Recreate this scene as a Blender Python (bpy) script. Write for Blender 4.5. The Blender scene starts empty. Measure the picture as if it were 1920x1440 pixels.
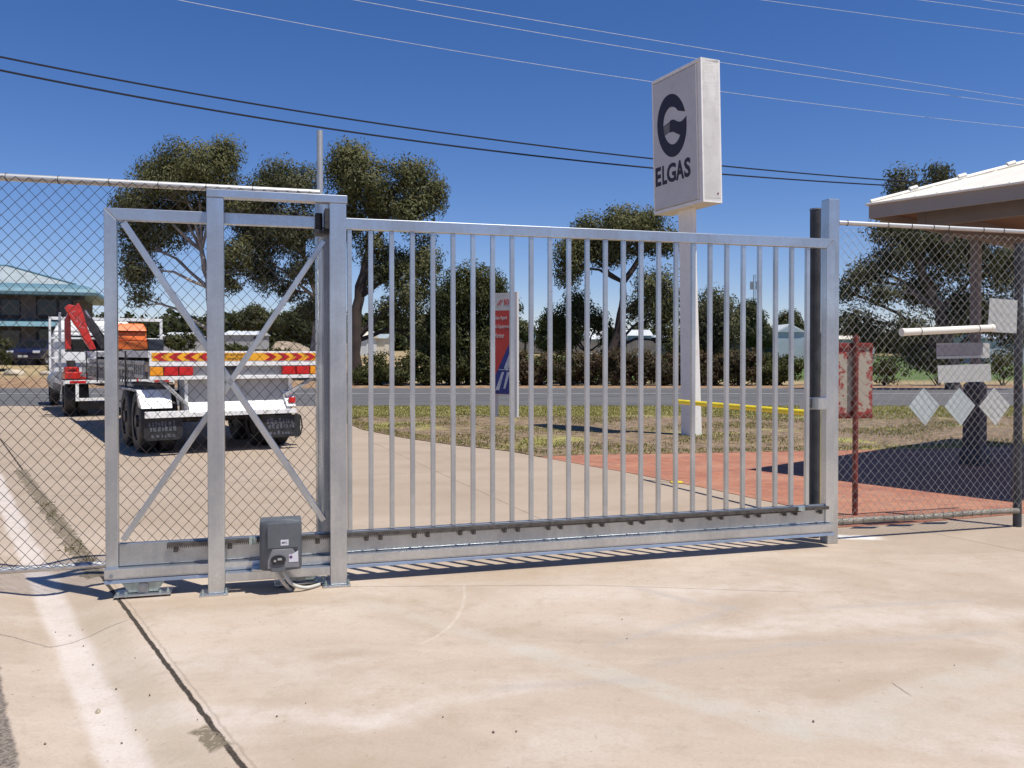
import bpy, bmesh, math, random
import numpy as np
from mathutils import Vector, Matrix
random.seed(7); rng = np.random.default_rng(7)
R = math.radians
scene = bpy.context.scene
COL = scene.collection

# ------------------------------------------------------------------ camera
CAM_H = 1.52; PITCH = R(0.7); F = 1560.0; PX = 960.0; PY = 684.0
cam_d = bpy.data.cameras.new("camera"); cam = bpy.data.objects.new("camera", cam_d); COL.objects.link(cam)
cam.location = (0, 0, CAM_H); cam.rotation_euler = (R(90) - PITCH, 0, 0)
cam_d.sensor_width = 36; cam_d.lens = F / 1920 * 36; cam_d.shift_y = -(720 - PY) / 1920
cam_d.clip_start = 0.05; cam_d.clip_end = 6000
scene.camera = cam

# ------------------------------------------------------------------ light
SH = Vector((-0.353, 0.255, -1.0)).normalized()      # direction the sunlight travels
SUN_EL = math.asin(-SH.z); SUN_AZ = math.atan2(-SH.x, -SH.y)
w = bpy.data.worlds.new("World"); scene.world = w; w.use_nodes = True
nt = w.node_tree; nt.nodes.clear()
out = nt.nodes.new('ShaderNodeOutputWorld'); bg = nt.nodes.new('ShaderNodeBackground'); sky = nt.nodes.new('ShaderNodeTexSky')
sky.sky_type = 'NISHITA'; sky.sun_disc = False; sky.sun_elevation = SUN_EL; sky.sun_rotation = SUN_AZ
sky.air_density = 0.9; sky.dust_density = 0.05; sky.ozone_density = 1.6; sky.altitude = 200
gm = nt.nodes.new('ShaderNodeMix'); gm.data_type = 'RGBA'; gm.blend_type = 'MULTIPLY'; gm.inputs[0].default_value = 1.0; gm.inputs[7].default_value = (1.0, 0.955, 1.12, 1)
hs = nt.nodes.new('ShaderNodeHueSaturation'); hs.inputs['Saturation'].default_value = 1.25
nt.links.new(sky.outputs[0], gm.inputs[6]); nt.links.new(gm.outputs[2], hs.inputs['Color']); nt.links.new(hs.outputs[0], bg.inputs[0]); bg.inputs[1].default_value = 0.09; nt.links.new(bg.outputs[0], out.inputs[0])
sd = bpy.data.lights.new("sun", 'SUN'); sd.energy = 5.0; sd.angle = R(0.53); sd.color = (1.0, 0.955, 0.88)
so = bpy.data.objects.new("sun", sd); COL.objects.link(so); so.rotation_euler = SH.to_track_quat('-Z', 'Y').to_euler()
so.location = (20, -15, 40)
vs = scene.view_settings; vs.view_transform = 'Standard'; vs.look = 'None'; vs.exposure = 0.15; vs.gamma = 1.0

# ------------------------------------------------------------------ pixel -> world helpers (reference sightings)
def ray(px, py):
    u = (px - PX) / F; v = (PY - py) / F
    return Vector((u, math.cos(PITCH) + v * math.sin(PITCH), -math.sin(PITCH) + v * math.cos(PITCH)))
def gnd(px, py, z=0.0):
    d = ray(px, py); k = (z - CAM_H) / d.z
    return (d.x * k, d.y * k)
def atY(px, py, Y):
    d = ray(px, py); k = Y / d.y
    return Vector((d.x * k, Y, CAM_H + d.z * k))
class Frame:
    def __init__(s, ox, oy, ang):
        s.o = Vector((ox, oy, 0)); s.ang = ang; s.ex = Vector((math.cos(ang), math.sin(ang), 0)); s.ey = Vector((-math.sin(ang), math.cos(ang), 0))
    def at(s, px, py, t=0.0):
        d = ray(px, py); c = Vector((0, 0, CAM_H)) - s.o
        k = (t - c.dot(s.ey)) / d.dot(s.ey); p = c + d * k
        return (p.dot(s.ex), p.z)
    def x(s, px, t=0.0): return s.at(px, 665, t)[0]
    def w(s, x, y, z=0.0): return s.o + s.ex * x + s.ey * y + Vector((0, 0, z))
    def loc(s, X, Y):
        p = Vector((X, Y, 0)) - s.o; return (p.dot(s.ex), p.dot(s.ey))

# ------------------------------------------------------------------ node helpers
class NT:
    def __init__(s, name):
        s.m = bpy.data.materials.new(name); s.m.use_nodes = True; s.t = s.m.node_tree; s.n = s.t.nodes
        s.b = s.n['Principled BSDF']; s.out = s.n['Material Output']; s._pos = None
    def new(s, ty, **kw):
        x = s.n.new(ty)
        for k, v in kw.items(): setattr(x, k, v)
        return x
    def put(s, inp, v):
        if hasattr(v, 'is_output'): s.t.links.new(v, inp)
        elif isinstance(v, (tuple, list)) and len(v) == 3 and inp.type == 'RGBA': inp.default_value = (*v, 1)
        else: inp.default_value = v
    def math(s, op, a, b=0.0, c=0.0, clamp=False):
        x = s.new('ShaderNodeMath', operation=op, use_clamp=clamp); s.put(x.inputs[0], a); s.put(x.inputs[1], b); s.put(x.inputs[2], c); return x.outputs[0]
    def pos(s):
        if s._pos is None:
            g = s.new('ShaderNodeNewGeometry'); s._pos = g.outputs['Position']
        return s._pos
    def obj(s): return s.new('ShaderNodeTexCoord').outputs['Object']
    def scale(s, v, sc, rot=0):
        m = s.new('ShaderNodeMapping'); s.put(m.inputs[0], v); m.inputs['Scale'].default_value = sc; m.inputs['Rotation'].default_value = (0, 0, rot); return m.outputs[0]
    def noise(s, v, scale, detail=4, rough=0.55, dist=0.0):
        x = s.new('ShaderNodeTexNoise'); s.put(x.inputs['Vector'], v); x.inputs['Scale'].default_value = scale; x.inputs['Detail'].default_value = detail
        x.inputs['Roughness'].default_value = rough; x.inputs['Distortion'].default_value = dist; return x.outputs[0]
    def mr(s, v, a, b, c=0.0, d=1.0, smooth=True):
        x = s.new('ShaderNodeMapRange', interpolation_type='SMOOTHSTEP' if smooth else 'LINEAR')
        s.put(x.inputs[0], v); x.inputs[1].default_value = a; x.inputs[2].default_value = b; x.inputs[3].default_value = c; x.inputs[4].default_value = d; return x.outputs[0]
    def mix(s, f, a, b, bt='MIX'):
        x = s.new('ShaderNodeMix', data_type='RGBA', blend_type=bt); s.put(x.inputs[0], f); s.put(x.inputs[6], a); s.put(x.inputs[7], b); return x.outputs[2]
    def bump(s, h, strength, dist=0.01):
        x = s.new('ShaderNodeBump'); x.inputs['Strength'].default_value = strength; x.inputs['Distance'].default_value = dist; s.put(x.inputs['Height'], h)
        s.t.links.new(x.outputs[0], s.b.inputs['Normal'])
    def seg(s, p, q, wdt, soft, warp=0.0, wn=None, ext=0.0):
        """1 on the ground segment p-q, 0 away from it"""
        dx, dy = q[0] - p[0], q[1] - p[1]; L = math.hypot(dx, dy); dx /= L; dy /= L
        sx = s.new('ShaderNodeSeparateXYZ'); s.put(sx.inputs[0], s.pos()); X, Y = sx.outputs[0], sx.outputs[1]
        dist = s.math('ADD', s.math('MULTIPLY', X, dy), s.math('MULTIPLY', Y, -dx)); dist = s.math('SUBTRACT', dist, p[0] * dy - p[1] * dx)
        if wn is not None: dist = s.math('ADD', dist, s.math('MULTIPLY', s.math('SUBTRACT', wn, 0.5), warp))
        al = s.math('SUBTRACT', s.math('ADD', s.math('MULTIPLY', X, dx), s.math('MULTIPLY', Y, dy)), p[0] * dx + p[1] * dy)
        a = s.mr(s.math('ABSOLUTE', dist), wdt, wdt + soft, 1, 0)
        e = max(soft, 0.02) * 2
        return s.math('MULTIPLY', a, s.math('MULTIPLY', s.mr(al, -e, 0), s.mr(al, L, L + e, 1, 0)))

def mat(name, col, rough=0.6, metal=0.0, var=0.15, scale=6.0, bump=0.0, bscale=60.0, dirt=None, dirtamt=0.3, coat=0.0, spec=None, emis=None):
    """painted / plain surface with uneven tone, worn spots and fine bump"""
    n = NT(name); v = n.obj(); a = n.noise(v, scale, 5)
    lo = tuple(c * (1 - var) for c in col); hi = tuple(min(1, c * (1 + var)) for c in col)
    c = n.mix(n.mr(a, 0.3, 0.7), lo, hi)
    if dirt: c = n.mix(n.math('MULTIPLY', n.mr(n.noise(v, scale * 2.7, 6, 0.65), 0.52, 0.68), dirtamt), c, dirt)
    n.put(n.b.inputs['Base Color'], c); n.b.inputs['Metallic'].default_value = metal
    n.put(n.b.inputs['Roughness'], n.mr(n.noise(v, scale * 4, 3), 0.3, 0.7, max(0, rough - 0.08), min(1, rough + 0.08)))
    if coat: n.b.inputs['Coat Weight'].default_value = coat
    if spec is not None: n.b.inputs['Specular IOR Level'].default_value = spec
    if bump: n.bump(n.noise(v, bscale, 4), bump, 0.004)
    return n.m

def galv(name, base=(0.54, 0.565, 0.58), rough=0.30, sc=1.0, metal=0.88):
    n = NT(name); v = n.pos()
    vor = n.new('ShaderNodeTexVoronoi'); n.put(vor.inputs['Vector'], v); vor.inputs['Scale'].default_value = 70 * sc
    sep = n.new('ShaderNodeSeparateColor'); n.put(sep.inputs[0], vor.outputs['Color'])
    big = n.noise(v, 2.3, 6, 0.6, 0.6); run = n.noise(n.scale(v, (30, 30, 1.5)), 1.0, 4)
    f = n.math('ADD', n.math('MULTIPLY', sep.outputs[0], 0.07), n.math('ADD', n.math('MULTIPLY', big, 0.75), n.math('MULTIPLY', run, 0.25)))
    lo = tuple(c * 0.80 for c in base); hi = tuple(min(1, c * 1.18) for c in base)
    c = n.mix(n.mr(f, 0.3, 0.8), lo, hi)
    spot = n.mr(n.noise(v, 38, 3, 0.7), 0.68, 0.74)
    c = n.mix(n.math('MULTIPLY', spot, 0.25), c, (0.75, 0.76, 0.76))
    n.put(n.b.inputs['Base Color'], c); n.b.inputs['Metallic'].default_value = metal
    n.put(n.b.inputs['Roughness'], n.mr(f, 0.3, 0.85, rough + 0.07, rough - 0.06)); n.bump(n.noise(v, 45, 4), 0.05, 0.003)
    return n.m

def leafmat(name, c1, c2, c3, sc=0.8, trans=0.25):
    n = NT(name); n.n.remove(n.b); v = n.pos()
    a = n.noise(v, sc, 4); b = n.noise(v, sc * 9, 2)
    c = n.mix(n.mr(a, 0.35, 0.65), c1, c2); c = n.mix(n.math('MULTIPLY', n.mr(b, 0.5, 0.72), 0.75), c, c3)
    d = n.new('ShaderNodeBsdfDiffuse'); t = n.new('ShaderNodeBsdfTranslucent'); g = n.new('ShaderNodeBsdfGlossy'); g.inputs['Roughness'].default_value = 0.45
    n.put(d.inputs[0], c); n.put(t.inputs[0], n.mix(0.5, c, (0.10, 0.12, 0.02))); g.inputs[0].default_value = (0.5, 0.5, 0.5, 1)
    m1 = n.new('ShaderNodeMixShader'); m1.inputs[0].default_value = trans; n.t.links.new(d.outputs[0], m1.inputs[1]); n.t.links.new(t.outputs[0], m1.inputs[2])
    m2 = n.new('ShaderNodeMixShader'); m2.inputs[0].default_value = 0.015; n.t.links.new(m1.outputs[0], m2.inputs[1]); n.t.links.new(g.outputs[0], m2.inputs[2])
    n.t.links.new(m2.outputs[0], n.out.inputs[0]); return n.m

M = {}
M['galv'] = galv('galvanised_steel')
M['galv_rail'] = galv('shaded_galvanised_rail', (0.42, 0.435, 0.44), 0.38)  # bottom rail steel, darkened: the rack's shade is in its base colour
M['galv_dull'] = galv('dull_galvanised_steel', (0.33, 0.34, 0.35), 0.5)
M['galv_pipe'] = galv('weathered_galvanised_pipe', (0.58, 0.57, 0.54), 0.45, metal=0.7)
M['oldpipe'] = mat('dull_old_pipe', (0.27, 0.245, 0.20), 0.65, 0.2, 0.2, 8, 0.1)
M['zinc'] = mat('green_zinc', (0.38, 0.45, 0.43), 0.4, 0.7, 0.2, 20, 0.1)
M['mesh_shaded'] = mat('shaded_wire', (0.040, 0.031, 0.028), 0.7, 0.2, 0.4, 15)  # dark brown wire; the shade on the left fence is put into its colour
M['mesh_grey'] = mat('galvanised_wire', (0.33, 0.32, 0.29), 0.55, 0.4, 0.25, 15)
M['rack'] = mat('dark_rack', (0.11, 0.10, 0.09), 0.5, 0.6, 0.3, 20)
M['black'] = mat('black_rubber', (0.018, 0.018, 0.019), 0.6, 0, 0.3, 10, 0.1)
M['dark'] = mat('dark_steel', (0.035, 0.035, 0.038), 0.55, 0.2, 0.3, 8, 0.1, dirt=(0.12, 0.09, 0.06), dirtamt=0.5)
M['oldpost'] = mat('old_dark_post_paint', (0.05, 0.052, 0.058), 0.5, 0.2, 0.3, 8, 0.15)
M['motor'] = mat('motor_grey_plastic', (0.105, 0.115, 0.125), 0.45, 0, 0.1, 12, 0.15, 300)
M['motor_light'] = mat('motor_lower_grey', (0.20, 0.20, 0.21), 0.5, 0, 0.1, 12, 0.15, 300)
M['conduit'] = mat('grey_conduit', (0.52, 0.50, 0.44), 0.5, 0, 0.1, 20)
M['sticker'] = mat('pale_sticker', (0.62, 0.62, 0.66), 0.4, 0, 0.05)
M['purple'] = mat('purple_print', (0.12, 0.05, 0.16), 0.4, 0, 0.1)
M['blacktxt'] = mat('black_print', (0.02, 0.018, 0.022), 0.5, 0, 0.1)
M['logo'] = mat('maroon_black_print', (0.022, 0.010, 0.018), 0.45, 0, 0.1)
M['signface'] = mat('cream_sign_acrylic', (0.60, 0.58, 0.56), 0.35, 0, 0.04, 2, dirt=(0.42, 0.40, 0.37), dirtamt=0.25)
M['signwhite'] = mat('white_sign_paint', (0.86, 0.84, 0.78), 0.45, 0, 0.04, 3, 0.08, dirt=(0.5, 0.45, 0.38), dirtamt=0.25)
M['white'] = mat('white_truck_paint', (0.80, 0.80, 0.78), 0.35, 0, 0.06, 4, 0.05, dirt=(0.33, 0.29, 0.23), dirtamt=0.6, coat=0.1)
M['greypanel'] = mat('grey_truck_panel', (0.36, 0.36, 0.36), 0.5, 0, 0.1, 4, 0.05, dirt=(0.22, 0.2, 0.18))
M['alu'] = mat('aluminium', (0.42, 0.42, 0.42), 0.4, 0.8, 0.2, 9)
M['red'] = mat('crane_red_paint', (0.55, 0.025, 0.015), 0.35, 0, 0.15, 6, 0.05, dirt=(0.2, 0.03, 0.02), coat=0.3)
M['orange'] = mat('orange_plastic', (0.75, 0.16, 0.025), 0.45, 0, 0.08, 5, dirt=(0.45, 0.12, 0.04))
M['lred'] = mat('red_lens', (0.55, 0.01, 0.012), 0.2, 0, 0.25, 60, coat=0.5)
M['lamber'] = mat('amber_lens', (0.85, 0.30, 0.01), 0.2, 0, 0.25, 60, coat=0.5)
M['cred'] = mat('chevron_red', (0.42, 0.015, 0.02), 0.4, 0, 0.1)
M['cyel'] = mat('chevron_yellow', (0.80, 0.38, 0.02), 0.4, 0, 0.1)
M['yellow'] = mat('yellow_rail_paint', (0.80, 0.62, 0.02), 0.4, 0, 0.1, 9, 0.05)
M['pvc'] = mat('cream_pvc', (0.76, 0.72, 0.62), 0.4, 0, 0.05, 5)
M['plate'] = mat('blank_white_plate', (0.50, 0.50, 0.47), 0.5, 0, 0.06, 5, dirt=(0.36, 0.34, 0.30), dirtamt=0.4)
M['platebl'] = mat('bluish_white_plate', (0.46, 0.51, 0.50), 0.45, 0, 0.06, 5, dirt=(0.38, 0.37, 0.32), dirtamt=0.4)
M['plategrey'] = mat('grey_plate', (0.30, 0.28, 0.29), 0.5, 0, 0.06, 5)
M['redpost'] = mat('oxide_red_post', (0.17, 0.028, 0.018), 0.6, 0, 0.3, 9, 0.2, dirt=(0.10, 0.05, 0.03), dirtamt=0.6)
M['bocred'] = mat('red_sign_panel', (0.46, 0.035, 0.022), 0.35, 0, 0.1, 2)
M['bocblue'] = mat('blue_sign_print', (0.018, 0.03, 0.18), 0.35, 0, 0.2, 6)
M['boclight'] = mat('light_sign_print', (0.42, 0.45, 0.52), 0.4, 0, 0.2, 8)
M['teal'] = mat('blue_grey_roof_edge', (0.13, 0.24, 0.29), 0.45, 0.1, 0.08, 2)
M['tealroof'] = mat('pale_roof_sheet', (0.36, 0.41, 0.41), 0.5, 0.1, 0.1, 2)
M['brickdark'] = mat('dark_brown_brick', (0.075, 0.058, 0.05), 0.85, 0, 0.2, 3, 0.2)
M['pier'] = mat('taupe_pier', (0.14, 0.115, 0.105), 0.8, 0, 0.1, 3)
M['glass'] = mat('dark_window_glass', (0.012, 0.014, 0.018), 0.08, 0, 0.2, 1)
M['carblue'] = mat('dark_blue_car_paint', (0.018, 0.022, 0.07), 0.2, 0.3, 0.1, 3, coat=0.8)
M['fascia'] = mat('taupe_fascia', (0.27, 0.245, 0.22), 0.5, 0, 0.05, 2)
M['roofcream'] = mat('cream_roof_sheet', (0.78, 0.74, 0.64), 0.5, 0, 0.04, 2)
M['soffit'] = mat('brown_soffit', (0.20, 0.13, 0.09), 0.7, 0, 0.1, 2)
M['column'] = mat('brown_grey_column', (0.155, 0.14, 0.135), 0.6, 0, 0.1, 3)
M['coldark'] = mat('dark_column_base', (0.06, 0.055, 0.06), 0.7, 0, 0.2, 3)
M['shedwhite'] = mat('pale_shed_sheet', (0.62, 0.64, 0.64), 0.5, 0.1, 0.08, 0.5)
M['shedblue'] = mat('blue_grey_shed_sheet', (0.42, 0.48, 0.53), 0.5, 0.1, 0.08, 0.5)
M['shedcream'] = mat('cream_shed_wall', (0.62, 0.56, 0.45), 0.6, 0, 0.08, 0.5)
M['sheddark'] = mat('dark_shed_wall', (0.05, 0.06, 0.07), 0.6, 0, 0.1, 0.5)
M['timber'] = mat('grey_paling', (0.20, 0.16, 0.14), 0.8, 0, 0.2, 1)
M['wiredark'] = mat('black_cable', (0.010, 0.011, 0.02), 0.6)
M['wirelight'] = mat('bare_conductor', (0.72, 0.75, 0.80), 0.5, 0.0)
M['stone'] = mat('garden_stone', (0.42, 0.36, 0.27), 0.85, 0, 0.3, 3, 0.5, 12)
M['flapmark'] = mat('worn_flap_print', (0.085, 0.09, 0.11), 0.6, 0, 0.5, 40)
M['jibtext'] = mat('dull_jib_print', (0.50, 0.13, 0.12), 0.5, 0, 0.2)
M['bark'] = mat('grey_brown_bark', (0.16, 0.125, 0.10), 0.9, 0, 0.45, 1.5, 0.6, 8)
M['barkpale'] = mat('pale_gum_bark', (0.33, 0.28, 0.235), 0.85, 0, 0.45, 1.2, 0.4, 8)
M['barkdark'] = mat('dark_bark', (0.055, 0.038, 0.03), 0.9, 0, 0.3, 1.5, 0.6, 8)
M['leafA'] = leafmat('gum_leaves', (0.10, 0.105, 0.042), (0.155, 0.155, 0.07), (0.17, 0.13, 0.068))
M['leafB'] = leafmat('grey_gum_leaves', (0.078, 0.085, 0.042), (0.125, 0.127, 0.068), (0.145, 0.112, 0.065))
M['leafC'] = leafmat('dark_bush_leaves', (0.05, 0.06, 0.02), (0.078, 0.082, 0.03), (0.095, 0.078, 0.033))
M['leafD'] = leafmat('brown_hedge_leaves', (0.06, 0.05, 0.026), (0.095, 0.064, 0.038), (0.14, 0.085, 0.05), 0.5)
M['leafF'] = leafmat('far_tree_leaves', (0.050, 0.060, 0.028), (0.075, 0.080, 0.035), (0.105, 0.09, 0.045), 0.08)
M['weed'] = leafmat('green_weed_leaves', (0.05, 0.09, 0.02), (0.09, 0.14, 0.03), (0.14, 0.15, 0.05), 3)

# ------------------------------------------------------------------ mesh helpers
class MB:
    def __init__(s): s.v = []; s.f = []
    def add(s, vs, fs):
        o = len(s.v); s.v += [tuple(p) for p in vs]; s.f += [tuple(i + o for i in q) for q in fs]; return s
    def box(s, x0, x1, y0, y1, z0, z1):
        if x0 > x1: x0, x1 = x1, x0
        if y0 > y1: y0, y1 = y1, y0
        if z0 > z1: z0, z1 = z1, z0
        return s.add([(x0, y0, z0), (x1, y0, z0), (x1, y1, z0), (x0, y1, z0), (x0, y0, z1), (x1, y0, z1), (x1, y1, z1), (x0, y1, z1)],
                     [(0, 3, 2, 1), (4, 5, 6, 7), (0, 1, 5, 4), (1, 2, 6, 5), (2, 3, 7, 6), (3, 0, 4, 7)])
    def hexa(s, b, t):   # 4 bottom (ccw from above), 4 top
        return s.add(list(b) + list(t), [(0, 3, 2, 1), (4, 5, 6, 7), (0, 1, 5, 4), (1, 2, 6, 5), (2, 3, 7, 6), (3, 0, 4, 7)])
    def bar(s, p, q, w_, h_, up=(0, 0, 1)):
        p = Vector(p); q = Vector(q); d = (q - p).normalized(); u = Vector(up)
        sd_ = d.cross(u)
        if sd_.length < 1e-5: sd_ = d.cross(Vector((1, 0, 0)))
        sd_.normalize(); u = sd_.cross(d)
        a = sd_ * w_ / 2; b = u * h_ / 2
        return s.add([p - a - b, p + a - b, p + a + b, p - a + b, q - a - b, q + a - b, q + a + b, q - a + b],
                     [(0, 1, 2, 3), (7, 6, 5, 4), (0, 4, 5, 1), (1, 5, 6, 2), (2, 6, 7, 3), (3, 7, 4, 0)])
    def tube(s, pts, r, n=8, cap=True):
        pts = [Vector(p) for p in pts]; rs = r if isinstance(r, (list, tuple)) else [r] * len(pts)
        o = len(s.v); ref = Vector((0.13, 0.31, 0.94)); prev = None
        for i, p in enumerate(pts):
            d = (pts[min(i + 1, len(pts) - 1)] - pts[max(i - 1, 0)]).normalized()
            a = prev if prev is not None else (ref if abs(d.dot(ref)) < 0.95 else Vector((1, 0, 0)))
            a = (a - d * a.dot(d)).normalized(); prev = a; b = d.cross(a)
            for k in range(n):
                t = 2 * math.pi * k / n; s.v.append(tuple(p + (a * math.cos(t) + b * math.sin(t)) * rs[i]))
        for i in range(len(pts) - 1):
            for k in range(n):
                s.f.append((o + i * n + k, o + i * n + (k + 1) % n, o + (i + 1) * n + (k + 1) % n, o + (i + 1) * n + k))
        if cap:
            s.f.append(tuple(o + k for k in reversed(range(n)))); s.f.append(tuple(o + (len(pts) - 1) * n + k for k in range(n)))
        return s
    def prism(s, poly, y0, y1):   # polygon in x,z extruded along y
        n = len(poly); vs_ = [(x, y0, z) for x, z in poly] + [(x, y1, z) for x, z in poly]
        fs = [tuple(range(n)), tuple(reversed(range(n, 2 * n)))] + [(i, i + n, (i + 1) % n + n, (i + 1) % n) for i in range(n)]
        return s.add(vs_, fs)
    def slab(s, poly, z0, z1):    # polygon in x,y extruded along z
        n = len(poly); vs_ = [(x, y, z0) for x, y in poly] + [(x, y, z1) for x, y in poly]
        fs = [tuple(reversed(range(n))), tuple(range(n, 2 * n))] + [(i, (i + 1) % n, (i + 1) % n + n, i + n) for i in range(n)]
        return s.add(vs_, fs)
    def build(s, name, m, parent=None, bevel=0, smooth=False, segs=2):
        me = bpy.data.meshes.new(name); me.from_pydata(s.v, [], s.f)
        bm = bmesh.new(); bm.from_mesh(me); bmesh.ops.recalc_face_normals(bm, faces=bm.faces); bm.to_mesh(me); bm.free()
        me.materials.append(m); o = bpy.data.objects.new(name, me); COL.objects.link(o)
        if parent: o.parent = parent
        if smooth:
            for p in me.polygons: p.use_smooth = True
            md = o.modifiers.new('es', 'EDGE_SPLIT'); md.split_angle = R(40)
        if bevel:
            b = o.modifiers.new('bev', 'BEVEL'); b.width = bevel; b.segments = segs; b.limit_method = 'ANGLE'; b.angle_limit = R(40)
        return o
def quads(name, V, m, parent=None, mats=None):
    """V: (N,4,3) array -> one mesh of N quads"""
    N = V.shape[0]; me = bpy.data.meshes.new(name); me.vertices.add(N * 4); me.vertices.foreach_set('co', V.reshape(-1).astype(np.float32))
    me.loops.add(N * 4); me.loops.foreach_set('vertex_index', np.arange(N * 4, dtype=np.int32))
    me.polygons.add(N); me.polygons.foreach_set('loop_start', np.arange(0, N * 4, 4, dtype=np.int32))
    me.update(calc_edges=True); me.materials.append(m); o = bpy.data.objects.new(name, me); COL.objects.link(o)
    if parent: o.parent = parent
    return o
def tag(o, label=None, cat=None, group=None, kind=None):
    if label: o['label'] = label
    if cat: o['category'] = cat
    if group: o['group'] = group
    if kind: o['kind'] = kind
    return o
def thing(name, label, cat, loc=(0, 0, 0), rotz=0, group=None):
    o = bpy.data.objects.new(name, None); COL.objects.link(o); o.location = loc; o.rotation_euler = (0, 0, rotz); o.empty_display_size = 0.1
    return tag(o, label, cat, group)
def text(name, body, m, parent, x0, x1, z0, z1, y, thick=0.002, bold=0.0, shear=0.0):
    c = bpy.data.curves.new('t', 'FONT'); c.body = body; c.extrude = 0.01; c.offset = bold; c.resolution_u = 3; c.shear = shear
    t = bpy.data.objects.new('t', c); COL.objects.link(t); dg = bpy.context.evaluated_depsgraph_get()
    me = bpy.data.meshes.new_from_object(t.evaluated_get(dg)); bpy.data.objects.remove(t); me.name = name
    co = np.array([v.co[:] for v in me.vertices]); mn = co.min(0); mx = co.max(0); k = (co - mn) / np.maximum(mx - mn, 1e-9)
    out_ = np.stack([x0 + k[:, 0] * (x1 - x0), y - k[:, 2] * thick, z0 + k[:, 1] * (z1 - z0)], 1)
    me.vertices.foreach_set('co', out_.reshape(-1)); me.update(); me.materials.clear(); me.materials.append(m)
    o = bpy.data.objects.new(name, me); COL.objects.link(o); o.parent = parent; return o

# ------------------------------------------------------------------ foliage helpers
def leafquads(C, size, aspect=0.35, droop=0.5, O=None):
    N = len(C); a = rng.normal(size=(N, 3)); a[:, 2] -= droop * 1.5; a /= np.linalg.norm(a, axis=1)[:, None]
    if O is None:
        b = rng.normal(size=(N, 3)); b -= a * (a * b).sum(1)[:, None]; b /= np.linalg.norm(b, axis=1)[:, None]
    else:
        n_ = O / (np.linalg.norm(O, axis=1)[:, None] + 1e-6) + rng.normal(size=(N, 3)) * 0.38; n_[:, 2] += 0.25; n_ /= np.linalg.norm(n_, axis=1)[:, None]
        a -= n_ * (a * n_).sum(1)[:, None]; a /= np.linalg.norm(a, axis=1)[:, None] + 1e-6; b = np.cross(n_, a)
    s = size * rng.uniform(0.6, 1.4, (N, 1)); a = a * s / 2; b = b * s / 2 * aspect
    return np.stack([C - a, C + b * 1.0, C + a, C - b * 1.0], 1)
def clumps(center, rad, nclump, per, cr, shell=2.2):
    d = rng.normal(size=(nclump, 3)); d /= np.linalg.norm(d, axis=1)[:, None]; r = rng.uniform(0.02, 1, (nclump, 1)) ** (1 / shell)
    cc = np.array(center) + d * r * np.array(rad) * 0.92
    pts = np.repeat(cc, per, 0); off = rng.normal(size=pts.shape) * cr * np.array([1, 1, 0.75]); off[:, 2] -= np.abs(rng.normal(size=len(off))) * cr * 0.35
    m_ = np.linalg.norm(off, axis=1)[:, None] / cr; off = off / np.maximum(1, m_ / 1.45); clumps.off = off; return pts + off, cc
def tree(name, label, Z, base, blobs, leaf, bark, trunk_r=0.28, forks=None, leafsize=0.18, dens=1.0, group=None, cr=0.36, cat='tree', twigs=True, aspect=0.35, bz=0.0):
    """blobs: (px,py,rx,ry[,dy]) sighted crown masses at depth Z"""
    b = atY(base[0], base[1], Z); b.z = bz
    t = thing(name, label, cat, tuple(b), 0, group); k = Z / F; P = []; OO = []; tw = MB()
    B = []
    for q in blobs:
        dy = q[4] if len(q) > 4 else random.uniform(-0.5, 0.5) * q[2] * k
        c = atY(q[0], q[1], Z) + Vector((0, dy, 0)) - b; r = (q[2] * k, (q[2] + q[3]) / 2 * k * 1.0, q[3] * k); B.append((c, r))
    fk = [atY(x, y, Z) - b for x, y in (forks or [(base[0], base[1] - 60)])]
    path = [Vector((0, 0, -0.15))] + fk; n = len(path)
    pts = []; rs = []
    for i in range(n - 1):
        for j in range(4):
            f = j / 4; p = path[i].lerp(path[i + 1], f); p += Vector((random.uniform(-1, 1), random.uniform(-1, 1), 0)) * trunk_r * 0.25 * (1 if i + j else 0)
            pts.append(p); rs.append(trunk_r * (1 - 0.55 * (i + f) / (n - 1)) * (1.25 if i + j == 0 else 1))
    pts.append(path[-1]); rs.append(trunk_r * 0.45); tw.tube(pts, rs, 10)
    for (c, r) in B:
        vol = r[0] * r[1] * r[2]; nc = max(6, int(dens * 30 * vol ** 0.62)); per = int(88)
        p, cc = clumps(c, r, nc, per, cr, 2.8); P.append(p); OO.append(clumps.off + (np.repeat(cc, per, 0) - np.array(c)) * 0.35)
        if twigs:
            low = [q for q in fk if q.z < c.z - .25 * abs(q.x - c.x)] or fk[:1]; st = min(low, key=lambda q: (q - c).length); m = st.lerp(c, 0.45) + Vector((random.uniform(-.3, .3), random.uniform(-.3, .3), 0.10 * (c - st).length))
            r0 = trunk_r * 0.36; L = [st, st.lerp(m, .5) + Vector((0, 0, -0.05)), m, m.lerp(c, .5), c]
            tw.tube(L, [r0, r0 * .85, r0 * .7, r0 * .5, r0 * .28], 6)
            for q in cc[::max(1, len(cc) // 12)]:
                q = Vector(q); s0 = m.lerp(c, random.uniform(0.2, 1)); tw.tube([s0, s0.lerp(q, .5) + Vector((0, 0, random.uniform(-.2, .1))), q], [r0 * .28, r0 * .18, r0 * .06], 4)
    tw.build('trunk', bark, t, smooth=True)
    P = np.concatenate(P); quads('crown', leafquads(P, leafsize, aspect, O=np.concatenate(OO)), leaf, t)
    return t

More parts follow.
